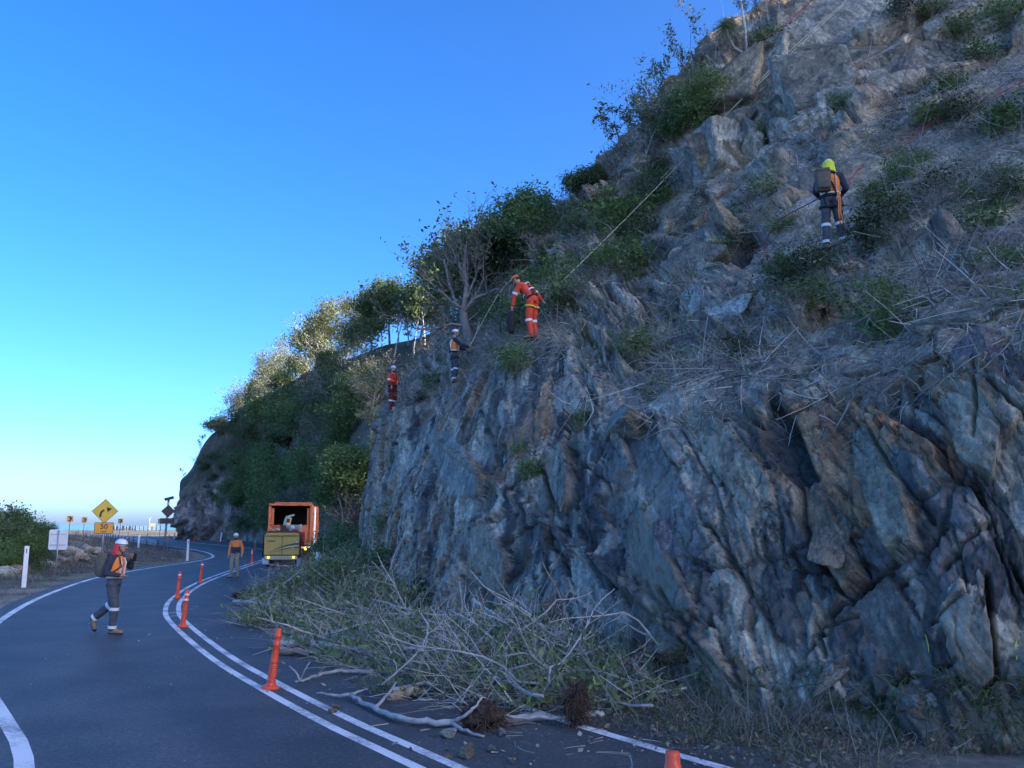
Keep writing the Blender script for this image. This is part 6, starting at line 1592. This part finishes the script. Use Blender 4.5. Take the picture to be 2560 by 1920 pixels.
MNAME = ['at the road end of the leafy heap', 'at the left of the leafy heap', 'in the middle of the leafy heap', 'at the back of the leafy heap by the white post', 'where the leafy heap meets the rock', 'over the grey log', 'between the two heaps', 'in the middle of the twiggy heap', 'at the top of the twiggy heap against the rock', 'above the wide root ball', 'behind the tall root clump', 'in front of the twiggy heap', 'at the near end of the brush']
for mi, m in enumerate(MOUNDS):
    c, r, h, g = m
    for k in range(5 if m[1] < 1.4 else 8):
        o = link('cut_branch', BR[nb % 8]); nb += 1
        a = rr_.uniform(0, 6.28); q = rr_.uniform(0, .7); zz = h * (1 - q * q) * rr_.uniform(.25, .85)
        ang = rr_.gauss(2.75, .7) if rr_.random() < .6 else rr_.uniform(0, 6.28)
        o.location = (c.x + math.cos(a) * q * r - math.cos(ang) * .9, c.y + math.sin(a) * q * r - math.sin(ang) * .9, max(.05, zz * .8)); o.rotation_euler = (rr_.uniform(0, 6.28), rr_.uniform(-.28, .06), ang)
        s = rr_.uniform(.7, 1.2); o.scale = (s, s, s)
        green = g > .7
        tag(o, ('brown' if (nb - 1) % 8 == 3 or (nb - 1) % 8 == 7 else 'grey') + ' cut branch tangled ' + MNAME[mi], 'branch', 'cut branches in the brush pile')
def long_branch(pts, r, label, forks=(), mtl=m_wood, z=None):
    P = [gnd(x, y, h) for x, y, h in pts]; e0 = P[0]
    Q = catmull(np.array([tuple(p - e0) for p in P]), len(P) * 5); Q += rb.normal(0, r * .22, Q.shape); n = len(Q)
    e = empty('fallen_branch', e0, 0, label, 'branch')
    MB().tube([Vector(q) for q in Q], [r * (1 - .55 * k / n) for k in range(n)], 8).build('limb', mtl, e, True)
    for fk, r2 in forks:
        F = [gnd(x, y, h) - e0 for x, y, h in fk]; F = catmull(np.array([tuple(f) for f in F]), len(F) * 4) + rb.normal(0, r2 * .2, (len(F) * 4, 3)); MB().tube([Vector(f) for f in F], [r2 * (1 - .6 * k / len(F)) for k in range(len(F))], 6).build('side_shoot', mtl, e, True)
    return e
long_branch([(1360, 1790, .06), (1250, 1800, .05), (1120, 1806, .05), (1000, 1795, .05), (930, 1765, .05), (878, 1737, .06)], .045, 'long pale branch lying along the lane in front of the heap', [([(1140, 1802, .08), (1180, 1775, .2), (1205, 1745, .3)], .022), ([(1125, 1806, .05), (1170, 1830, .03), (1212, 1842, .02)], .022), ([(938, 1768, .06), (970, 1735, .12), (990, 1705, .2)], .022), ([(878, 1737, .06), (840, 1738, .04), (792, 1732, .03)], .026), ([(878, 1737, .06), (900, 1728, .08), (922, 1722, .1)], .018)])
long_branch([(930, 1680, .05), (850, 1678, .05), (790, 1690, .05), (740, 1706, .03)], .03, 'thin forked branch lying behind the tall bollard', [([(750, 1702, .05), (740, 1680, .15), (722, 1665, .2)], .014), ([(752, 1701, .05), (762, 1675, .2), (775, 1655, .3)], .014), ([(790, 1690, .05), (815, 1665, .2)], .012)])
long_branch([(585, 1504, .08), (640, 1508, .1), (690, 1515, .12), (718, 1532, .06)], .055, 'pale bare branch sticking out left of the green heap')
long_branch([(690, 1612, .10), (780, 1608, .14), (860, 1622, .14), (930, 1630, .2)], .085, 'thick grey log lying at the front of the heap')
long_branch([(700, 1628, .06), (800, 1632, .08), (900, 1648, .08)], .06, 'brown split log under the grey one', mtl=m_wood_b)
long_branch([(680, 1600, .05), (800, 1590, .25), (930, 1600, .3)], .04, 'long thin pole across the heap behind the log')
long_branch([(1510, 1785, .1), (1450, 1788, .1), (1330, 1795, .08), (1240, 1785, .12)], .03, 'pale stem lying in front of the second root ball')
long_branch([(1180, 1500, .9), (1240, 1540, .75), (1290, 1580, .6)], .035, 'straight stick poking up from the heap against the rock')
long_branch([(980, 1735, .06), (1020, 1728, .08), (1060, 1732, .06)], .085, 'short sawn log at the front of the heap', mtl=mat('tan_wood', (.40, .30, .19), rough=.85, var=.4, scale=7, bump=.4))
# root balls
def root_ball(px, py, rx, rz_, lean, label):
    c = gnd(px, py); e = empty('root_ball', c, 0, label, 'root ball'); g = np.random.default_rng(int(px))
    me = rock_mesh('root_clod', int(px) % 97, 30, 5, .2, ((.085, .06, .045), (.06, .042, .033))); me.materials.clear(); me.materials.append(m_root)
    o = link('clod', me, e); o.scale = (rx * .5, rx * .45, rz_ * .47); o.location = (0, 0, rz_ * .45); o.rotation_euler = (0, lean, 0)
    n = 800; d = unit(g.normal(size=(n, 3)) + np.array([0, 0, .2])); P = d * np.array([rx * .5, rx * .42, rz_ * .42]); P[:, 2] += rz_ * .45
    st = Strands(); st.ribbons(P * .85, unit(d * .5 + g.normal(0, .7, d.shape)), g.uniform(.04, .14, n), np.full(n, .008), g.normal(0, .9, (n, 3)) + np.array([0, 0, -.9]), jcol(g, (.10, .068, .048), n, .6), 3, .4, g)
    link('roots', st.mesh('root_hair'), e, m_root)
root_ball(1205, 1818, .5, .3, 0, 'wide dark root ball lying behind the long pale branch'); root_ball(1440, 1815, .24, .55, .45, 'tall dark root clump standing at the right end of the brush'); root_ball(605, 1500, .6, .34, 0, 'small brown stump by the pale branch near the man in orange')
# stones on the road
for k, (x, y, s, lb) in enumerate(((1118, 1843, .16, 'tan stone below the wide root ball'), (1160, 1890, .17, 'largest flat tan stone at the bottom of the lane'), (1232, 1880, .10, 'pale stone right of the largest flat one'), (1282, 1906, .09, 'pinkish stone nearest the bottom edge of the lane'), (1115, 1878, .06, 'small stone left of the largest flat one'), (1120, 1893, .06, 'small stone below the largest flat one'),
        (1256, 1838, .12, 'long pale chip by the end of the long branch'), (838, 1770, .08, 'tan stone between the bollard and the long branch'), (832, 1782, .09, 'tan stone touching the double line'), (884, 1703, .15, 'brown stone in front of the heap'), (1080, 1842, .05, 'small pebble left of the tan stone'), (1025, 1876, .05, 'pebble on the lane near the double line'))):
    o = link('road_stone', RK['tan' if k % 3 else 'pale'][k % 2]); p = gnd(x, y); o.location = p + Vector((0, 0, s * .22)); o.scale = (s * .55, s * .4, s * .28); o.rotation_euler = (0, 0, k * 1.3); tag(o, lb, 'stone', 'stones on the closed lane')
# chips, leaves and small sticks scattered on the asphalt
db = Strands(); n = 1500
i = rb.integers(40, 190, n); tq = np.clip(rb.normal(.75, .35, n), -.9, 1.25)[:, None]; P2 = cL[i] * (1 - tq) + cR[i] * tq + rb.normal(0, .35, (n, 2)); far_ok = P2[:, 1] > 4
P = np.column_stack([P2, np.full(n, .012)])[far_ok]; n = len(P)
db.leaves(P, np.where(rb.random(n) < .12, .035, .014), jcol(rb, (.42, .38, .30), n, .4), rb, 3.5, .55)
n = 420; i = rb.integers(40, 170, n); tq = np.clip(rb.normal(.8, .3, n), .05, 1.3)[:, None]; P2 = cL[i] * (1 - tq) + cR[i] * tq + rb.normal(0, .3, (n, 2)); P = np.column_stack([P2, np.full(n, .012)]); a = rb.uniform(0, 6.28, n)
db.ribbons(P, np.column_stack([np.cos(a), np.sin(a), np.full(n, .01)]), rb.uniform(.05, .4, n), rb.uniform(.006, .014, n), np.column_stack([rb.normal(0, .25, (n, 2)), np.zeros(n)]), jcol(rb, (.40, .37, .31), n, .35), 3, .5, rb)
n = 130; P2 = np.column_stack([rb.uniform(-9, -1, n), rb.uniform(6.5, 24, n)]); P = np.column_stack([P2, np.full(n, .012)]); db.leaves(P, rb.uniform(.008, .03, n), jcol(rb, (.5, .48, .42), n, .3), rb, 4.0, .4)
o = link('road_debris', db.mesh('road_debris'), None, m_dry); tag(o, 'wood chips, leaves and twigs scattered on the asphalt', 'debris', kind='stuff')

# ================================================================ VERGES
vg = Strands()
# strip at the foot of the cut
def strip_grass(n, c, d0, d1, i0, i1, lens, cols, wid=(.008, .016), up=1.0, z=0.0):
    i = rb.integers(i0, i1, n); o_ = offs(c, 1.0) - c; P2 = c[i] + o_[i] * rb.uniform(d0, d1, (n, 1)) + rb.normal(0, .12, (n, 2))
    keep = fbm(P2[:, 0] * .9, P2[:, 1] * .9, 17) + rb.normal(0, .12, n) > .42; P2 = P2[keep]; n = len(P2)
    P = np.column_stack([P2, np.full(n, -.03)])
    d = unit(rb.normal(size=(n, 3)) * .55 + np.array([0, 0, up])); C = np.array(cols)[rb.integers(0, len(cols), n)] * rb.uniform(.6, 1.3, (n, 1))
    vg.ribbons(P, d, rb.uniform(*lens, n), rb.uniform(*wid, n), rb.normal(0, .35, (n, 3)) + np.array([0, 0, -.3]), np.clip(C, .01, .8), 3, .3, rb)
DRYG = ((.34, .31, .24), (.27, .25, .20), (.40, .37, .30), (.20, .19, .14)); GRN = ((.10, .15, .06), (.14, .18, .08), (.20, .20, .11))
strip_grass(15000, cR, .35, 2.2, 30, 120, (.05, .2), DRYG + GRN + GRN, up=.7)
strip_grass(1500, cR, .9, 2.4, 30, 110, (.25, .6), DRYG, up=1.0)
_n = 9000; _i = rb.integers(30, 130, _n); _o = offs(cR, 1.0) - cR; _P = cR[_i] + _o[_i] * rb.uniform(.25, 2.4, (_n, 1)) + rb.normal(0, .12, (_n, 2))
vg.leaves(np.column_stack([_P, rb.uniform(-.04, .05, _n)]), np.full(_n, .028), jcol(rb, (.25, .22, .16), _n, .5, .2), rb, .8, .5)
# seaward verge: dry mown grass by the line, dark heath behind
def scatter_land(n, x0, x1, y0, y1, lens, cols, wid, up, dmin, dmax, seed, thr, spread=.6):
    P2 = np.column_stack([rb.uniform(x0, x1, n), rb.uniform(y0, y1, n)])
    dd = np.min(np.hypot(P2[:, None, 0] - cl[None, ::4, 0], P2[:, None, 1] - cl[None, ::4, 1]), axis=1)
    ii = np.argmin(np.hypot(P2[:, None, 0] - cl[None, ::4, 0], P2[:, None, 1] - cl[None, ::4, 1]), axis=1) * 4
    tg_ = np.gradient(cl, axis=0)[ii]; side = (P2[:, 0] - cl[ii, 0]) * tg_[:, 1] - (P2[:, 1] - cl[ii, 1]) * tg_[:, 0]
    k = (side < 0) & (dd > dmin) & (dd < dmax) & (fbm(P2[:, 0] * .4, P2[:, 1] * .4, seed) > thr); P2 = P2[k]; n = len(P2)
    P = np.column_stack([P2, land_z(P2[:, 0].copy(), P2[:, 1].copy()) - .03]); d = unit(rb.normal(size=(n, 3)) * spread + np.array([0, 0, up])); C = np.array(cols)[rb.integers(0, len(cols), n)] * rb.uniform(.6, 1.3, (n, 1))
    vg.ribbons(P, d, rb.uniform(*lens, n), rb.uniform(*wid, n), rb.normal(0, .3, (n, 3)), np.clip(C, .01, .8), 2, .3, rb)
scatter_land(30000, -32, -8, 14, 62, (.06, .2), ((.38, .36, .27), (.30, .29, .20), (.22, .24, .13)), (.012, .025), .7, .5, 3.5, 3, .30)
scatter_land(52000, -50, -10, 16, 95, (.25, .65), ((.15, .14, .125), (.20, .185, .16), (.11, .115, .08), (.26, .24, .20)), (.015, .035), 1.0, 1.8, 30, 4, .42)
o = link('verge_grass', vg.mesh('verge_grass'), None, m_leaf); tag(o, 'dry grass and heath on the road verges', 'grass', kind='stuff')
# rip rap and shrubs on the seaward side
for k, (x, y, s) in enumerate(((30, 1432, .9), (12, 1436, .8), (100, 1412, .7), (165, 1398, 1.1), (185, 1392, 1.0), (205, 1388, .8), (150, 1408, .8), (120, 1416, .6), (178, 1402, .7), (228, 1385, .7), (195, 1398, .6), (140, 1412, .5), (215, 1380, .9), (240, 1378, .6), (45, 1428, .6), (160, 1385, .8), (172, 1378, .7))):
    p = land_at(x, y); o = link('verge_rock', RK['tan' if k % 3 == 0 else ('pale' if k % 3 == 1 else 'grey')][k % 2]); o.location = p + Vector((0, 0, .1 * s)); o.scale = (.7 * s, .5 * s, .32 * s); o.rotation_euler = (.2, .15, k)
    tag(o, 'broken rock on the seaward verge behind the sign poles', 'rock', 'broken rocks on the seaward verge')
for k, (x, y, top, kd, lb) in enumerate(((-30, 1412, 1275, 'dark', 'green bush cut by the left edge of the picture'), (18, 1405, 1272, 'dark', 'tall green bush at the far left'), (58, 1398, 1276, 'dark', 'rounded green bush behind the white guide post'), (84, 1385, 1292, 'dense', 'green bush sloping down towards the chevron boards'), (40, 1418, 1320, 'dense', 'low green bush in front of the tall left ones'), (108, 1370, 1312, 'dark', 'dark shrub at the right end of the left bushes'),
        (128, 1352, 1326, 'dark', 'low dark shrub under the first chevron board'), (-10, 1430, 1345, 'dense', 'low bush at the left edge above the rocks'), (80, 1405, 1345, 'dark', 'dark low bush between the guide post and the grey sign'), (-80, 1400, 1250, 'dense', 'bush beyond the left edge'))):
    p = land_at(x, y); h = (y - top) * p.y / FOC
    plant(kd, p + Vector((0, 0, -.3)), h * .95 + .3, lb, 'coastal_bush', 'bush', None, squash=.95)
